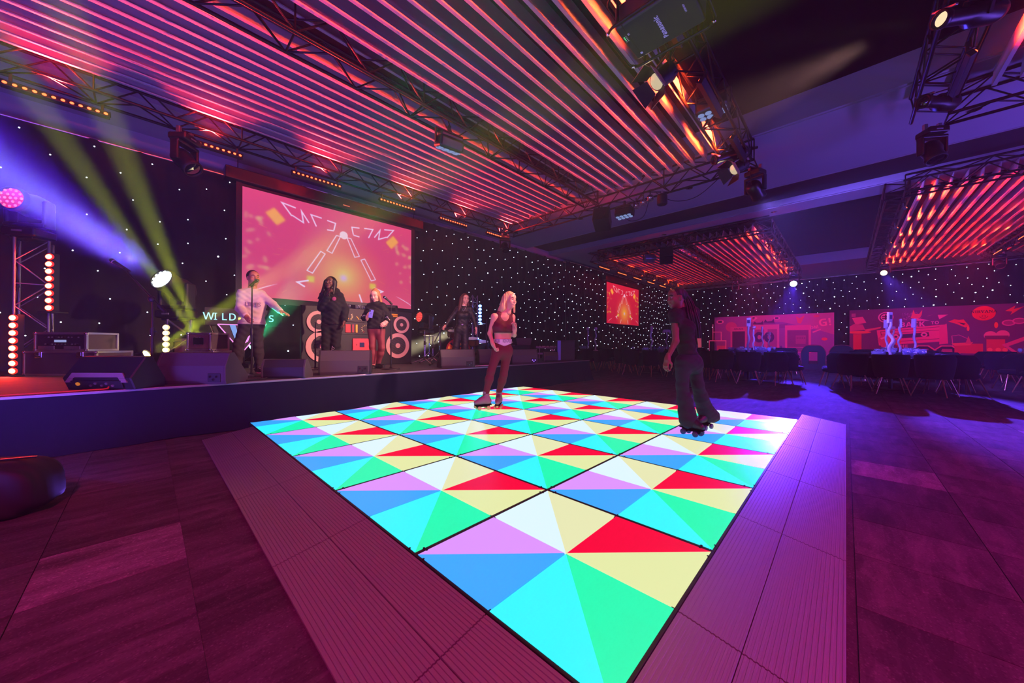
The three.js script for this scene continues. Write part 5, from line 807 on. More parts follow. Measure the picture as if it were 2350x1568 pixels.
// blonde skater
person('blonde woman in a maroon crop top and leggings standing on roller skates', 5.16, 1120, 940, DF, {
  girth: 0.9, yaw: 0.42, headYaw: 0.82, headPitch: -0.02, headRoll: -0.06, skin: 0xd99a80, brow: 0x6a4a34, lips: 0xb8504e, mouth: 'smile',
  joints: { head: [1170, 690, 0.02], neck: [1161, 714, -0.01], shL: [1134, 727, 0.07], shR: [1175, 728, -0.07], elL: [1124, 766, 0.04], wrL: [1131, 790, 0.13], elR: [1180, 769, 0.0], wrR: [1181, 759, 0.16], hipL: [1142, 806, 0.05], hipR: [1164, 806, -0.05], knL: [1127, 853, 0.08], knR: [1156, 861, -0.06], anL: [1115.5, 905, 0.07], anR: [1145.5, 901, -0.16] },
  hands: { L: [[0.4, -0.8, 0.3], [0.7, 0.1, -0.2], 0.85, -1], R: [[0, 0.9, 0.25], [-0.5, 0.1, 0.6], 0.75, 1] },
  dress(c) {
    const { J, torso, arm, leg } = c, hem = c.Lp(1150, 764)[1], wt = c.Lp(1150, 779)[1], maroon = clothMat(0x5e0f22, 0.75);
    const strap = (q) => cap(c.along(c.chest, q === 'L' ? -0.075 : 0.075), mix(J.neck, J['sh' + q], 0.62), 0.085, 0.05, 0.05);
    part('crop_top', grow([...torso(0.011).filter((p, i) => i < 2 || i > 4), strap('L'), strap('R')], 0.009, both(clip((x, y) => hem - y, (x, y, z) => 0.074 - Math.hypot(x - J.neck[0], (y - J.neck[1] - 0.035) * 0.95, z - J.neck[2])), c.wrinkle(0.0016, 40))), maroon, c.t);
    part('top_hem', grow(torso(0.014), 0.01, clip((x, y) => hem - 0.004 - y, (x, y) => y - hem - 0.03)), clothMat(0x4c0d1e, 0.75), c.t);
    part('leggings', grow([...torso(0.009).slice(1), ...leg('L', 0.007), ...leg('R', 0.007)], 0.01, clip((x, y) => y - wt, (x, y) => c.Lp(0, 905)[1] - y)), maroon, c.t);
    const print = canvasTexture(256, 64, (k) => { k.fillStyle = '#cfc4d2'; k.fillRect(0, 0, 256, 64); k.fillStyle = '#6a5a78'; k.font = 'bold 44px sans-serif'; k.fillText('BQEGPQB', 6, 48); });
    const band = grow(torso(0.014).slice(1), 0.008, clip((x, y, z) => y - wt - 0.004, (x, y, z) => wt - 0.05 - 0.055 * Math.max(0, 1 - Math.abs((x - c.pelvis[0] - 0.03) / 0.13)) * (z > c.pelvis[2] ? 1 : 0) - y)), p = band.attributes.position, uv = new Float32Array(p.count * 2);
    for (let i = 0; i < p.count; i++) { uv[i * 2] = (Math.atan2(p.getX(i) - c.pelvis[0], p.getZ(i) - c.pelvis[2])) * 0.55; uv[i * 2 + 1] = (p.getY(i) - wt + 0.07) / 0.09; } band.setAttribute('uv', new THREE.BufferAttribute(uv, 2));
    part('waistband', band, mat(0xffffff, 0.7, 0, { map: print }), c.t);
    c.H(grow([ell([0, 0.05, -0.02], [0.086, 0.088, 0.096], 0.02), cap([-0.07, 0.03, -0.03], [-0.085, -0.12, -0.05], 0.045, 0.04, 0.04), cap([-0.08, -0.1, -0.06], [-0.1, -0.25, -0.14], 0.04, 0.02, 0.05), cap([0.0, 0.02, -0.09], [-0.04, -0.18, -0.15], 0.06, 0.045, 0.05), cap([0.04, 0.02, -0.08], [0.02, -0.2, -0.12], 0.05, 0.03, 0.05), cap([0.072, 0.03, 0.0], [0.074, -0.16, 0.03], 0.026, 0.016, 0.03), cap([-0.03, -0.16, -0.14], [-0.05, -0.28, -0.2], 0.03, 0.014, 0.04), ell([0.0, -0.03, 0.115], [0.062, 0.1, 0.085], 0.02, true)], 0.006, (d, x, y, z) => d + 0.0016 * Math.sin(x * 170 + z * 130)), 'hair', mat(0xd8a878, 0.45));
    const boot = mat(0x8a6878, 0.6);
    skate(c, J.anL, c.Lp(1095, 929.5, 0.13), boot, mat(0xc8b478, 0.35), mat(0x2a1c24, 0.8)); skate(c, J.anR, [c.Lp(1142, 924, -0.02)[0], c.Lp(0, 928, -0.16)[1] + 0.02, 0.0], boot, mat(0xc8b478, 0.35), mat(0x2a1c24, 0.8));
  },
});
// skater with braids
person('woman in black with waist length braids and flared trousers on roller skates, seen from behind', 3.86, 1590, 992, DF, {
  girth: 0.9, yaw: -2.15, headYaw: -1.42, headPitch: -0.06, skin: 0x6a4234, brow: 0x0c0806, lips: 0x7a4040, headSize: 0.93,
  joints: { head: [1551, 684, 0.02], neck: [1564, 706, 0.0], shL: [1549, 722, 0.08], shR: [1590, 716, -0.1], elL: [1551, 783, 0.12], wrL: [1532, 822, 0.13], elR: [1598, 770, -0.2], wrR: [1584, 806, -0.28], hipL: [1567, 832, 0.05], hipR: [1592, 830, -0.07], knL: [1566, 888, 0.06], knR: [1602, 885, -0.04], anL: [1579, 962, 0.1], anR: [1621, 953, -0.16] },
  hands: { L: [[-0.25, -1, 0.05], [0.9, 0, -0.3], 0.6, 1], R: [[-0.3, -1, -0.2], [1, 0, 0], 0.5, -1] },
  dress(c) {
    const { J, torso, arm, leg, Lp } = c, black = clothMat(0x0b0b0e, 0.85);
    part('tee_shirt', grow([...torso(0.02), cap(J.shL, mix(J.shL, J.elL, 0.36), 0.062, 0.058, 0.03), cap(J.shR, mix(J.shR, J.elR, 0.4), 0.062, 0.056, 0.03)], 0.01, both(clip((x, y) => Lp(0, 812)[1] - y, (x, y, z) => 0.064 - Math.hypot(x - J.neck[0], y - J.neck[1] - 0.035, z - J.neck[2]), (x, y) => Lp(0, 742)[1] - y + (x < Lp(1553, 742, 0.1)[0] ? 0 : -1)), c.wrinkle(0.002, 44))), black, c.t);
    const flare = (q, dx, dz) => [...leg(q, 0.012, 0.012), cap(mix(J['kn' + q], J['an' + q], 0.45), off(J['an' + q], dx, 0.0, dz), 0.062, 0.088, 0.05), cap(mix(J['kn' + q], J['an' + q], 0.8), off(J['an' + q], dx * 3.4, -0.01, dz * 2), 0.06, 0.06, 0.06)];
    const low = (q, y) => (x, yy, z) => 0; const cutL = Lp(0, 984, 0.1)[1], cutR = Lp(0, 968, -0.16)[1];
    part('flared_trousers', grow([...torso(0.012).slice(1), ...flare('L', 0.0, 0.01), ...flare('R', 0.03, -0.01)], 0.01, both(clip((x, y) => y - Lp(0, 800)[1], (x, y, z) => (x < Lp(1599, 960, 0)[0] ? cutL : cutR) - y), c.wrinkle(0.002, 40))), clothMat(0x14202a, 0.9), c.t);
    c.H(grow([ell([0, 0.045, -0.028], [0.084, 0.092, 0.098], 0.02), ell([0, 0.02, -0.1], [0.05, 0.05, 0.045], 0.03), ell([0, -0.045, 0.09], [0.075, 0.095, 0.085], 0.02, true), ell([0.08, -0.02, 0.0], [0.03, 0.05, 0.04], 0.01, true), ell([-0.08, -0.02, 0.0], [0.03, 0.05, 0.04], 0.01, true)], 0.005, (d, x, y, z) => d + 0.0022 * Math.sin(Math.atan2(x, z + 0.12) * 26 + y * 30)), 'hair', mat(0x0c0806, 0.6));
    const braids = []; seed = 31;
    for (let i = 0; i < 17; i++) { const u = i / 16 - 0.5, z = 0.06 * Math.cos(i * 2.4), end = 772 + rnd(0, 22), pts = [Lp(1566 + u * 14, 668 + Math.abs(u) * 8, 0.0 + z), Lp(1580 + u * 16, 690, -0.02 + z), Lp(1589 + u * 20, 720, 0.06 + z * 0.8), Lp(1596 + u * 20, 750, 0.06 + z * 0.8), Lp(1600 + u * 16, end, 0.05 + z * 0.7)]; braids.push(tube(pts, 0.0085, 40, 7)); }
    part('braids', merge(braids), mat(0x0d0908, 0.5), c.t);
    const tips = []; for (let i = 0; i < 5; i++) tips.push(tube([Lp(1600 + i * 2, 776, 0.1), Lp(1602 + i * 1.6, 786, 0.1), Lp(1603 + i * 1.4, 797, 0.1)], 0.005, 8)); part('braid_tips', merge(tips), mat(0xb09860, 0.5), c.t);
    const boot = mat(0x14141e, 0.5), wheel = mat(0x2a2c5e, 0.3);
    skate(c, off(J.anL, 0, -0.0, 0.0), [Lp(1606, 0, 0.14)[0], Lp(0, 980, 0.12)[1] + 0.0, 0.3], boot, wheel); skate(c, J.anR, [Lp(1590, 0, -0.1)[0], Lp(0, 966.5, -0.16)[1], -0.02], boot, wheel);
  },
});

// ------------------------------------------------------------------ banquet tables, chairs and what stands on them
const copper = mat(0xb8806c, 0.28, 0.9), chairCloth = clothMatLate(0x060609);
function clothMatLate(c) { return mat(c, 0.95); }
function makeChair() {
  const t = thing('tub_chair', 'black upholstered tub chair with thin copper legs', 'chair', [0, 0, 0]);
  const sh = new THREE.LatheGeometry([[0.2, 0.35], [0.235, 0.36], [0.262, 0.5], [0.28, 0.7], [0.288, 0.82], [0.276, 0.845], [0.256, 0.83], [0.25, 0.7], [0.235, 0.5], [0.2, 0.44], [0.2, 0.35]].map((p) => new THREE.Vector2(...p)), 22, Math.PI * 0.4, Math.PI * 1.2);
  const q = sh.attributes.position; for (let i = 0; i < q.count; i++) { const y = q.getY(i), f = Math.max(0, q.getZ(i)) / 0.28; if (y > 0.5) q.setY(i, y - (y - 0.5) * 0.62 * Math.min(1, f * 1.6)); } sh.computeVertexNormals();
  part('shell', sh, chairCloth, t); part('seat', lathe([[0, 0.38], [0.2, 0.36], [0.235, 0.4], [0.235, 0.45], [0.2, 0.475], [0, 0.48]], 22), chairCloth, t);
  for (const x of [-1, 1]) for (const z of [-1, 1]) part('leg', rod([x * 0.15, 0.37, z * 0.15], [x * 0.25, 0.005, z * 0.24], 0.013, 0.009, 8), copper, t);
  return t;
}
function makeTable() {
  const t = thing('banquet_table', 'round banquet table', 'table', [0, 0, 0]);
  part('table_top', cyl(0.74, 0.74, 0.03, 0, 0.73, 0, 40), mat(0x2a2420, 0.5), t); part('pedestal', merge([cyl(0.04, 0.04, 0.7, 0, 0.36, 0, 12), cyl(0.3, 0.32, 0.02, 0, 0.012, 0, 24)]), M.black, t);
  return t;
}
function makeCloth() {
  const g = new THREE.LatheGeometry([[0, 0.75], [0.7, 0.75], [0.752, 0.746], [0.76, 0.73], [0.775, 0.5], [0.79, 0.3]].map((p) => new THREE.Vector2(...p)), 72), p = g.attributes.position;
  for (let i = 0; i < p.count; i++) { const y = p.getY(i); if (y < 0.74) { const a = Math.atan2(p.getZ(i), p.getX(i)), k = 1 + 0.035 * Math.sin(a * 14) * (0.74 - y) / 0.44; p.setX(i, p.getX(i) * k); p.setZ(i, p.getZ(i) * k); } }
  g.computeVertexNormals(); const t = thing('tablecloth', 'black tablecloth', 'tablecloth', [0, 0, 0]); part('cloth', g, mat(0x08080d, 0.7, 0, { side: THREE.DoubleSide }), t); return t;
}
const glassMat = mat(0xf0f2ff, 0.06, 0, { transmission: 0.85, thickness: 0, ior: 1.5 });
function makeGlass() { const t = thing('wine_glass', 'wine glass', 'glass', [0, 0, 0]); part('bowl', lathe([[0.004, 0.09], [0.03, 0.105], [0.042, 0.14], [0.036, 0.2], [0.034, 0.2], [0.039, 0.14], [0.028, 0.108], [0, 0.096]], 16), glassMat, t); part('stem', lathe([[0, 0.001], [0.036, 0.002], [0.03, 0.006], [0.005, 0.012], [0.004, 0.09], [0, 0.09]], 14), glassMat, t); return t; }
function makeBowl() { const t = thing('crystal_bowl', 'cut glass bowl', 'bowl', [0, 0, 0]); part('bowl', lathe([[0, 0.002], [0.08, 0.004], [0.12, 0.06], [0.125, 0.14], [0.115, 0.14], [0.11, 0.065], [0.07, 0.015], [0, 0.014]], 14), mat(0xc0c4f0, 0.08, 0.3, { clearcoat: 1 }), t); const c = []; for (let i = 0; i < 40; i++) c.push(new THREE.OctahedronGeometry(rnd(0.012, 0.024)).translate(rnd(-0.08, 0.08), rnd(0.1, 0.19), rnd(-0.08, 0.08))); const b = part('glass_beads', merge(c), mat(0xd8dcff, 0.05, 0.6), t); b.userData.kind = 'stuff'; return t; }
const lilac = mat(0xd8c2d8, 0.55), padPink = mat(0xe0a8c0, 0.5);
function makeColumn(kind) {
  const t = thing('centrepiece', 'wavy column', 'centrepiece', [0, 0, 0]);
  part('foot', lathe([[0, 0], [0.1, 0], [0.11, 0.01], [0.06, 0.03], [0, 0.035]], 24), lilac, t);
  const pts = []; for (let i = 0; i <= 14; i++) pts.push([Math.sin(i * 0.8) * 0.03 * Math.sin(i / 14 * 3.1), 0.02 + i * 0.058, Math.cos(i * 0.9) * 0.03 * Math.sin(i / 14 * 3.1)]);
  const g = new THREE.TubeGeometry(new THREE.CatmullRomCurve3(pts.map((p) => V(...p))), 90, 0.027, 10), p = g.attributes.position; g.computeVertexNormals(); part('wavy_stem', g, lilac, t);
  const top = [0.02, 0.85, 0];
  if (kind === 0) { const pad = new THREE.Shape(); pad.moveTo(-0.12, 0.05); pad.lineTo(0.12, 0.05); pad.quadraticCurveTo(0.19, 0.04, 0.19, -0.09); pad.quadraticCurveTo(0.16, -0.13, 0.12, -0.04); pad.lineTo(-0.12, -0.04); pad.quadraticCurveTo(-0.16, -0.13, -0.19, -0.09); pad.quadraticCurveTo(-0.19, 0.04, -0.12, 0.05); const m = part('game_pad', new THREE.ExtrudeGeometry(pad, { depth: 0.05, bevelThickness: 0.01, bevelSize: 0.01, bevelSegments: 2 }), padPink, t, top, [0, -1.4, 0]); for (const x of [-0.09, 0.09]) part('thumb_stick', cyl(0.022, 0.022, 0.03, 0, 0, 0, 12).rotateX(Math.PI / 2), M.black, m, [x, 0.0, 0.06]); }
  else if (kind === 1) { const m = part('flat_box', box(0.1, 0.26, 0.05, 0, 0.08, 0, 0.01), lilac, t, top, [0.1, -1.3, 0.1]); part('box_label', box(0.07, 0.1, 0.006, 0, 0.1, 0.027, 0.002), mat(0x5a3a6a, 0.5), m); }
  else { part('cap', lathe([[0, 0.12], [0.05, 0.1], [0.07, 0.04], [0.04, 0], [0, 0]], 16), padPink, t, top); }
  return t;
}
const chair = makeChair(), table = makeTable(), clothT = makeCloth(), glassT = makeGlass(), bowlT = makeBowl(), cols = [0, 1, 2].map(makeColumn);
const first = new Set();
function put(o, label, p, turn, group) { if (!first.has(o)) { first.add(o); o.position.set(...p); o.rotation.y = turn; o.userData.label = label; if (group) o.userData.group = group; return o; } return copy(o, label, p, turn, group); }
seed = 4242;
const tables = [[11.2, -1.6, 'right of the braided skater', 10, 8, 1, 6], [11.2, 1.2, 'nearest the cassette banner', 10, 8, 1, 6], [11.4, -4.5, 'left of the braided skater', 9, 6, 0, 3], [11.8, -7.3, 'beside the stage end', 8, 3, 2, 1], [14.5, -2.0, 'second towards the arcade banner', 8, 6, 2, 2], [14.6, 1.6, 'second towards the cassette banner', 8, 5, 1, 2], [14.8, -5.2, 'below the small red screen', 8, 4, 0, 1],
  [13.0, 4.3, 'at the right edge', 9, 4, 2, 2], [16.3, 4.4, 'behind the rightmost table', 8, 3, 2, 1], [17.8, -2.2, 'third towards the arcade banner', 8, 4, 1, 1], [18.0, 1.7, 'third towards the cassette banner', 8, 3, 2, 1], [18.2, -5.8, 'far back under the red screen', 7, 3, 0, 0], [21.2, -2.4, 'fourth towards the arcade banner', 7, 3, 0, 0]];
tables.forEach(([x, z, where, n, glasses, kind, beads], i) => {
  put(table, 'round banquet table under a black cloth ' + where, [x, 0, z], i * 0.3, 'round banquet tables');
  put(clothT, 'black round tablecloth on the table ' + where, [x, 0, z], i * 0.7, 'black tablecloths');
  const toward = Math.atan2(EYE.x - x, EYE.z - z);
  for (let k = 0; k < n; k++) { const a = toward + (k + (i % 2 ? 0 : 0)) * 2 * Math.PI / n, r = 1.0 + rnd(-0.02, 0.06), front = k === 0 && i < 3; put(chair, front ? 'black tub chair showing its back at the table ' + where : 'tub chair on the ' + ['near', 'near right', 'right', 'far right', 'far', 'far left', 'left', 'near left'][Math.round(k * 8 / n) % 8] + ' side of the table ' + where, [x + Math.sin(a) * r, 0, z + Math.cos(a) * r], a + Math.PI + rnd(-0.12, 0.12), front ? undefined : 'chairs at the table ' + where); }
  for (let k = 0; k < glasses; k++) { const a = rnd(0, 6.28), r = rnd(0.28, 0.66); put(glassT, 'wine glass standing on the black table ' + where, [x + Math.sin(a) * r, 0.752, z + Math.cos(a) * r], 0, 'glasses on the table ' + where); }
  for (let k = 0; k < beads && k < 2; k++) { const a = toward + (k ? 1.0 : -0.55); put(bowlT, 'cut glass bowl ' + (k ? 'right' : 'left') + ' of the column, table ' + where, [x + Math.sin(a) * 0.36, 0.752, z + Math.cos(a) * 0.36], i, undefined); }
  put(cols[kind], 'wavy pale column with ' + ['game pad', 'flat box', 'round cap'][kind] + ' on table ' + where, [x, 0.752, z], i * 0.9 - (i < 2 ? 0.3 : 0), undefined);
});
for (const [x, z, k, w] of [[14.9, 1.35, 1, 'leaning left in the cluster before the cassette banner'], [14.7, 1.9, 1, 'shorter one in the cluster before the cassette banner'], [18.1, -5.4, 0, 'beside the standing skater, left of the flat box column'], [11.9, -7.0, 2, 'taller one beside the right end of the stage']]) put(cols[k], 'wavy pale column, ' + w, [x, 0.752, z], x, undefined);
{ const t = thing('napkin', 'folded orange napkin lying on the table right of the skater with braids', 'napkin', [10.92, 0.752, -1.42], 0.5); part('fold', extrude([[-0.12, 0], [0.12, 0], [0.1, 0.035], [-0.1, 0.035]], 0.09, 0.006), mat(0xd07050, 0.8), t); }
{ const t = thing('yellow_card', 'narrow pale yellow card standing at the braid tips of the near skater', 'card', [8.3, 0, -2.3], VIEW_TURN); part('card', box(0.1, 0.36, 0.02, 0, 1.12, 0, 0.004), mat(0xe8dc90, 0.6), t); part('pole', rod([0, 0, 0], [0, 0.95, 0], 0.012), M.satin, t); part('foot', cyl(0.12, 0.13, 0.015, 0, 0.008, 0, 20), M.satin, t); }
{ const t = thing('frame_stand', 'pale tubular frame standing in front of the left end of the arcade banner', 'stand', [26.5, 0, -6.0], -1.5); part('frame', merge([box(0.05, 1.25, 0.05, -0.5, 0.62, 0), box(0.05, 1.25, 0.05, 0.5, 0.62, 0), box(1.05, 0.06, 0.05, 0, 1.25, 0), box(0.04, 0.6, 0.05, -0.28, 1.55, 0), box(0.04, 0.6, 0.05, 0.22, 1.55, 0), box(0.54, 0.05, 0.05, -0.03, 1.85, 0)]), mat(0xf0a0b0, 0.5), t); part('spike', box(0.05, 0.6, 0.05, -0.28, 2.1, 0), mat(0xe0b0c0, 0.5), t); }
for (const [x, z, w] of [[18.4, -0.55, 'left one in the aisle'], [19.2, 0.3, 'right one half behind a table']]) {
  const t = thing('letter_prop', 'hollow letter prop with pink rim, ' + w, 'stage prop', [x, 0, z], -1.5); t.scale.setScalar(0.75);
  const s = new THREE.Shape([[-0.5, 0.3], [-0.35, 0], [0.35, 0], [0.5, 0.3], [0.5, 1.0], [0.3, 1.3], [-0.3, 1.3], [-0.5, 1.0]].map((p) => new THREE.Vector2(...p))); s.holes.push(new THREE.Path([[-0.2, 0.3], [0.2, 0.3], [0.2, 0.98], [-0.2, 0.98]].map((p) => new THREE.Vector2(...p))));
  part('letter_body', new THREE.ExtrudeGeometry(s, { depth: 0.3, bevelThickness: 0.02, bevelSize: 0.02, bevelSegments: 2 }), mat(0x1c0a18, 0.5), t);
  part('rim', tube([[-0.5, 0.3, 0.33], [-0.5, 1.0, 0.33], [-0.3, 1.3, 0.33], [0.3, 1.3, 0.33], [0.5, 1.0, 0.33], [0.5, 0.3, 0.33]], 0.018, 60), mat(0xa04a58, 0.4), t);
}
// printed banners on the end wall; the print is drawn in metres
function banner(label, z0, z1, h, draw) {
  const w = z1 - z0, K = 1024 / w, t = thing('banner', label, 'banner', [28.06, 0, (z0 + z1) / 2], -Math.PI / 2);
  const map = canvasTexture(1024, Math.round(h * K), (c) => { c.save(); c.scale(K, K); draw(c, (z) => z - z0, (y) => h - y); c.restore(); });
  part('panel', box(w + 0.02, h + 0.02, 0.05, 0, h / 2, -0.03, 0.004), mat(0x241428, 0.7), t);
  const g = new THREE.PlaneGeometry(w, h); part('print', g, mat(0xffffff, 0.75, 0, { map }), t, [0, h / 2, 0.0]);
  return t;
}
const poly = (c, X, Y, pts, fill) => { c.fillStyle = fill; c.beginPath(); pts.forEach(([z, y], i) => (i ? c.lineTo(X(z), Y(y)) : c.moveTo(X(z), Y(y)))); c.closePath(); c.fill(); };
const oval = (c, X, Y, z, y, a, b, fill) => { c.fillStyle = fill; c.beginPath(); c.ellipse(X(z), Y(y), a, b, 0, 0, 7); c.fill(); };
const rect = (c, X, Y, z0, z1, y0, y1, fill) => { c.fillStyle = fill; c.fillRect(X(z0), Y(y1), z1 - z0, y1 - y0); };
const word = (c, X, Y, s, z, y, size, fill, turn = 0, font = 'sans-serif') => { c.save(); c.translate(X(z), Y(y)); c.rotate(turn); c.scale(0.01, 0.01); c.fillStyle = fill; c.font = 'bold ' + size * 100 + 'px ' + font; c.textAlign = 'center'; c.textBaseline = 'middle'; c.fillText(s, 0, 0); c.restore(); };
banner('wide banner printed with arcade cabinets and OMG, pink and violet light in its colours', -6.56, -0.08, 2.98, (c, X, Y) => {
  rect(c, X, Y, -7, 0, 0, 3, '#9a5aa8'); poly(c, X, Y, [[-4.4, 3], [0, 3], [0, 1.6], [-1, 2], [-2.6, 2.5], [-4.3, 2.55]], '#c46a9c'); poly(c, X, Y, [[-4.3, 2.5], [-3.9, 2.3], [-3.6, 2.32], [-3.55, 2.6], [-3.2, 2.5], [-3.1, 2.62], [-2.9, 2.3], [-2.3, 2.4], [-2.4, 2.1], [-4.4, 2.0]], '#8a4a98');  // violet light at left and pink at right are put into the print
  oval(c, X, Y, -6.2, 2.64, 0.24, 0.15, '#f0a0c0'); rect(c, X, Y, -6.33, -6.08, 2.56, 2.72, '#50286a'); oval(c, X, Y, -5.5, 2.25, 0.35, 0.35, '#c85a90'); poly(c, X, Y, [[-4.4, 2.82], [-4.18, 2.98], [-3.93, 2.82], [-4.15, 2.62]], '#e690bc'); word(c, X, Y, '#', -4.17, 2.81, 0.28, '#3a1a52'); oval(c, X, Y, -2.88, 2.76, 0.17, 0.12, '#e884b4'); rect(c, X, Y, -2.97, -2.8, 2.7, 2.82, '#50286a');
  const cab = (z0, z1, y1, f, dark) => { rect(c, X, Y, z0, z1, 0.5, y1, f); rect(c, X, Y, z0 + 0.12, z1 - 0.12, 0.55, y1 - 0.32, dark); };
  cab(-5.55, -4.55, 2.24, '#d06a9c', '#4a2460'); word(c, X, Y, 'ARCADE', -5.05, 2.1, 0.15, '#5a2860'); cab(-4.2, -3.45, 2.35, '#dc78a4', '#a85088'); cab(-3.5, -2.75, 2.35, '#dc78a4', '#a85088'); for (const z of [-3.86, -3.3]) { oval(c, X, Y, z, 1.5, 0.28, 0.36, '#3e2064'); oval(c, X, Y, z + 0.02, 1.5, 0.1, 0.15, '#c46a9c'); }
  for (const [z, y] of [[-3.9, 2.4], [-3.3, 2.5]]) poly(c, X, Y, [[z - 0.3, y], [z - 0.2, y + 0.2], [z - 0.1, y + 0.05], [z + 0.15, y + 0.08], [z + 0.25, y + 0.22], [z + 0.3, y - 0.05]], '#4a2668');
  cab(-2.45, -1.15, 2.26, '#e8649a', '#8a3a78'); rect(c, X, Y, -1.9, -1.4, 1.05, 1.6, '#b04a80'); for (let i = 0; i < 5; i++) rect(c, X, Y, -1.85 + i * 0.09, -1.8 + i * 0.09, 1.4, 1.46, '#5a2860'); rect(c, X, Y, -2.3, -1.3, 0.8, 0.86, '#c85a90');
  word(c, X, Y, 'OM', -1.0, 2.1, 0.26, '#f080a8', -0.2); word(c, X, Y, 'G!', -0.5, 2.4, 0.62, '#f888a8', -0.12); poly(c, X, Y, [[-1.1, 1.82], [-0.7, 2.0], [-0.68, 1.94], [-1.05, 1.74]], '#f080a8'); oval(c, X, Y, -0.52, 1.36, 0.14, 0.1, '#f04a50'); oval(c, X, Y, -0.9, 2.8, 0.14, 0.08, '#e05a70'); poly(c, X, Y, [[-1.9, 2.85], [-1.7, 2.7], [-1.45, 2.9], [-1.55, 2.6], [-1.65, 2.35], [-1.8, 2.4]], '#e8605a');
  rect(c, X, Y, -6.4, -5.8, 0.5, 0.9, '#d8647c');
});
banner('long dark pink banner printed BACK TO THE with a cassette, lips and a red oval', 0.6, 8.4, 3.05, (c, X, Y) => {
  rect(c, X, Y, 0, 9, 0, 3.1, '#6a2a62'); seed = 77; for (let i = 0; i < 140; i++) oval(c, X, Y, rnd(2.7, 3.4), rnd(2.4, 2.8), 0.012, 0.012, '#c060a8');
  rect(c, X, Y, 0.68, 0.86, 2.66, 2.86, '#b05080'); poly(c, X, Y, [[0.7, 2.6], [1.15, 2.66], [1.3, 2.3], [0.85, 2.2]], '#e85a86'); poly(c, X, Y, [[0.6, 2.1], [0.8, 2.25], [1.15, 2.2], [1.25, 1.9], [0.6, 1.8]], '#d04a78'); oval(c, X, Y, 1.0, 1.75, 0.5, 0.08, '#f0604a'); rect(c, X, Y, 0.75, 1.1, 0.4, 1.65, '#d83a40'); poly(c, X, Y, [[1.2, 1.9], [1.9, 2.05], [1.85, 1.95], [1.3, 1.78]], '#e85a6a');
  for (const [a, f] of [[0.3, '#f088b0'], [0.245, '#3a1640'], [0.2, '#f088b0']]) oval(c, X, Y, 2.07, 2.58, a, a, f); rect(c, X, Y, 1.93, 2.21, 2.6, 2.65, '#3a1640'); rect(c, X, Y, 1.93, 2.21, 2.5, 2.55, '#3a1640'); rect(c, X, Y, 2.045, 2.095, 2.42, 2.74, '#3a1640');
  poly(c, X, Y, [[3.0, 2.5], [3.05, 2.66], [3.1, 2.95], [3.16, 2.72], [3.3, 2.7], [3.42, 2.92], [3.4, 2.65], [3.34, 2.5], [3.2, 2.44]], '#f05a4a'); poly(c, X, Y, [[3.0, 2.34], [3.25, 2.48], [3.7, 2.32]], '#f068a8'); poly(c, X, Y, [[3.95, 2.62], [4.3, 2.62], [4.0, 2.38]], '#f070a0'); poly(c, X, Y, [[3.55, 2.55], [3.8, 2.66], [3.7, 2.6]], '#e85a80');
  word(c, X, Y, 'BACK', 3.05, 2.14, 0.36, '#f274b0', -0.03); word(c, X, Y, 'TO', 3.86, 2.2, 0.22, '#f274b0', -0.05); word(c, X, Y, 'THE', 2.7, 0.95, 0.24, '#e06aa0', 0.02);
  c.save(); c.translate(X(3.0), Y(1.56)); c.rotate(-0.1); c.fillStyle = '#ee4a80'; c.fillRect(-1.25, -0.42, 2.5, 0.88); c.strokeStyle = '#5a1438'; c.lineWidth = 0.02; c.strokeRect(-1.1, -0.32, 2.2, 0.62); c.beginPath(); c.moveTo(-1.1, -0.16); c.lineTo(1.1, -0.16); c.stroke(); c.fillStyle = '#3a1030'; c.fillRect(-0.7, -0.08, 1.35, 0.22); c.fillStyle = '#f080a0'; for (const z of [-0.55, 0.48]) { c.beginPath(); c.arc(z, 0.03, 0.12, 0, 7); c.fill(); } c.fillStyle = '#3a1030'; for (const z of [-0.55, 0.48]) { c.beginPath(); c.arc(z, 0.03, 0.055, 0, 7); c.fill(); } c.fillRect(-0.9, -0.28, 0.3, 0.06); c.restore(); poly(c, X, Y, [[4.0, 1.98], [4.25, 2.15], [4.3, 1.1], [4.0, 1.05]], '#e8407a');
  poly(c, X, Y, [[1.75, 1.35], [2.0, 1.7], [2.05, 1.4], [2.3, 1.75], [2.35, 1.5], [2.45, 1.35], [2.2, 0.8], [1.9, 0.9]], '#d8446c'); poly(c, X, Y, [[1.85, 1.4], [2.35, 1.66], [2.4, 1.6], [1.9, 1.32]], '#f4a0b0'); poly(c, X, Y, [[2.05, 1.7], [2.12, 1.7], [2.2, 0.9], [2.12, 0.9]], '#f4a0b0'); c.fillStyle = '#f0382e'; c.beginPath(); c.moveTo(X(2.5), Y(0.98)); c.bezierCurveTo(X(2.2), Y(1.25), X(2.4), Y(1.35), X(2.5), Y(1.2)); c.bezierCurveTo(X(2.6), Y(1.35), X(2.8), Y(1.25), X(2.5), Y(0.98)); c.fill();
  for (const z of [3.45, 4.25]) { poly(c, X, Y, [[z - 0.45, 0.5], [z - 0.4, 0.8], [z - 0.2, 1.0], [z + 0.2, 1.0], [z + 0.42, 0.78], [z + 0.45, 0.5]], '#f0607a'); poly(c, X, Y, [[z - 0.38, 0.5], [z - 0.34, 0.78], [z - 0.16, 0.95], [z + 0.16, 0.95], [z + 0.36, 0.75], [z + 0.38, 0.5]], '#180818'); poly(c, X, Y, [[z - 0.24, 0.5], [z - 0.15, 0.82], [z + 0.18, 0.82], [z + 0.2, 0.5]], '#b84468'); }
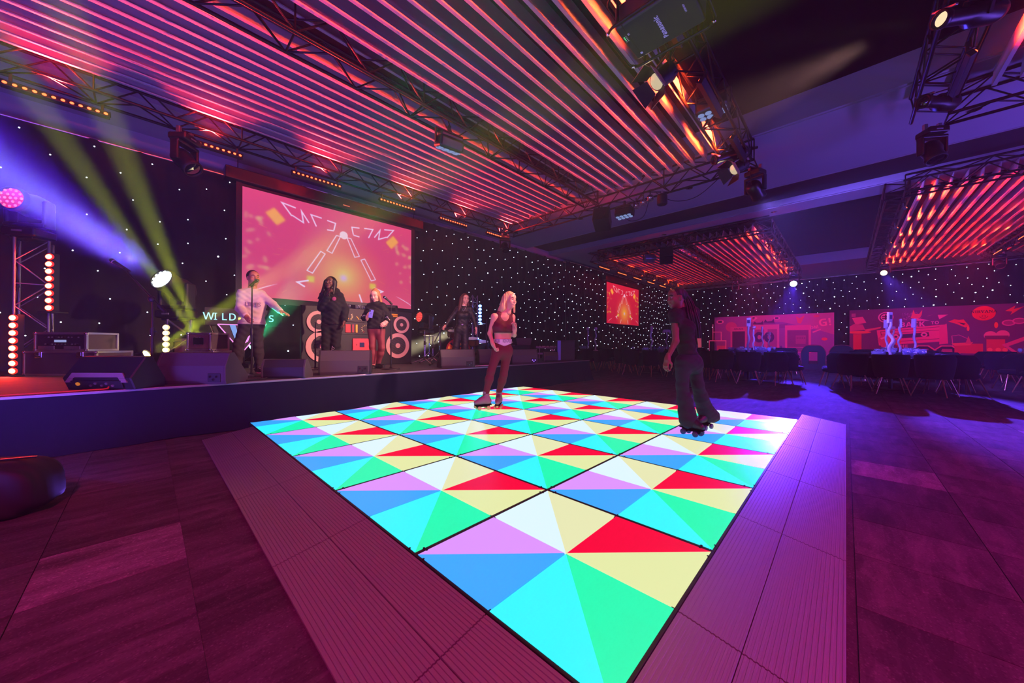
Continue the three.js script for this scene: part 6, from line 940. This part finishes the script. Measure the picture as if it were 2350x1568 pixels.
  poly(c, X, Y, [[4.3, 2.25], [4.5, 2.36], [4.65, 2.32], [4.8, 2.34], [4.98, 2.0], [4.85, 1.92], [4.6, 2.1]], '#f2402e'); poly(c, X, Y, [[4.6, 2.2], [4.86, 2.12], [4.8, 2.06]], '#200810'); oval(c, X, Y, 5.42, 2.62, 0.36, 0.36, '#f42a26'); word(c, X, Y, 'NIRVANA', 5.42, 2.7, 0.165, '#1a0610', 0, 'serif'); c.strokeStyle = '#8a1018'; c.lineWidth = 0.02; c.beginPath(); c.arc(X(5.42), Y(2.5), 0.13, 0.2, 2.9); c.stroke(); c.beginPath(); c.arc(X(5.42), Y(2.48), 0.05, 0, 7); c.stroke();
  oval(c, X, Y, 4.94, 1.87, 0.045, 0.13, '#ff6a2e'); oval(c, X, Y, 5.79, 2.02, 0.06, 0.15, '#ff6a2e');
  c.strokeStyle = '#e85a90'; c.lineWidth = 0.025; c.beginPath(); c.moveTo(X(4.45), Y(1.0)); c.lineTo(X(4.42), Y(1.5)); c.lineTo(X(4.65), Y(1.55)); c.lineTo(X(5.0), Y(1.3)); c.stroke(); rect(c, X, Y, 4.5, 5.4, 0.6, 1.1, '#d8382e'); poly(c, X, Y, [[4.4, 1.12], [5.1, 1.18], [5.0, 1.02], [4.5, 0.98]], '#f0604a'); poly(c, X, Y, [[4.85, 1.1], [4.95, 1.5], [5.05, 1.1]], '#d84a5a');
  oval(c, X, Y, 5.62, 1.5, 0.2, 0.22, '#f08090'); oval(c, X, Y, 5.98, 1.54, 0.2, 0.22, '#f08090'); rect(c, X, Y, 5.45, 6.15, 1.3, 1.5, '#7a1c48'); rect(c, X, Y, 5.5, 6.05, 0.7, 1.32, '#e03a30'); for (const z of [5.6, 5.85, 6.05]) oval(c, X, Y, z, 0.8, 0.08, 0.1, '#ff7a4a');
  for (const [z, y] of [[6.15, 2.12], [6.45, 2.2]]) { oval(c, X, Y, z, y, 0.2, 0.15, '#e8609a'); oval(c, X, Y, z, y, 0.15, 0.1, '#a83a70'); } poly(c, X, Y, [[6.05, 2.7], [6.35, 2.95], [6.3, 2.78], [6.6, 2.9], [6.2, 2.5], [6.25, 2.66]], '#f2483a'); poly(c, X, Y, [[5.95, 1.05], [7.0, 1.7], [7.0, 1.5], [6.15, 0.98], [6.4, 0.7], [6.3, 0.65]], '#e8507a');
});
renderer.render(scene, camera);
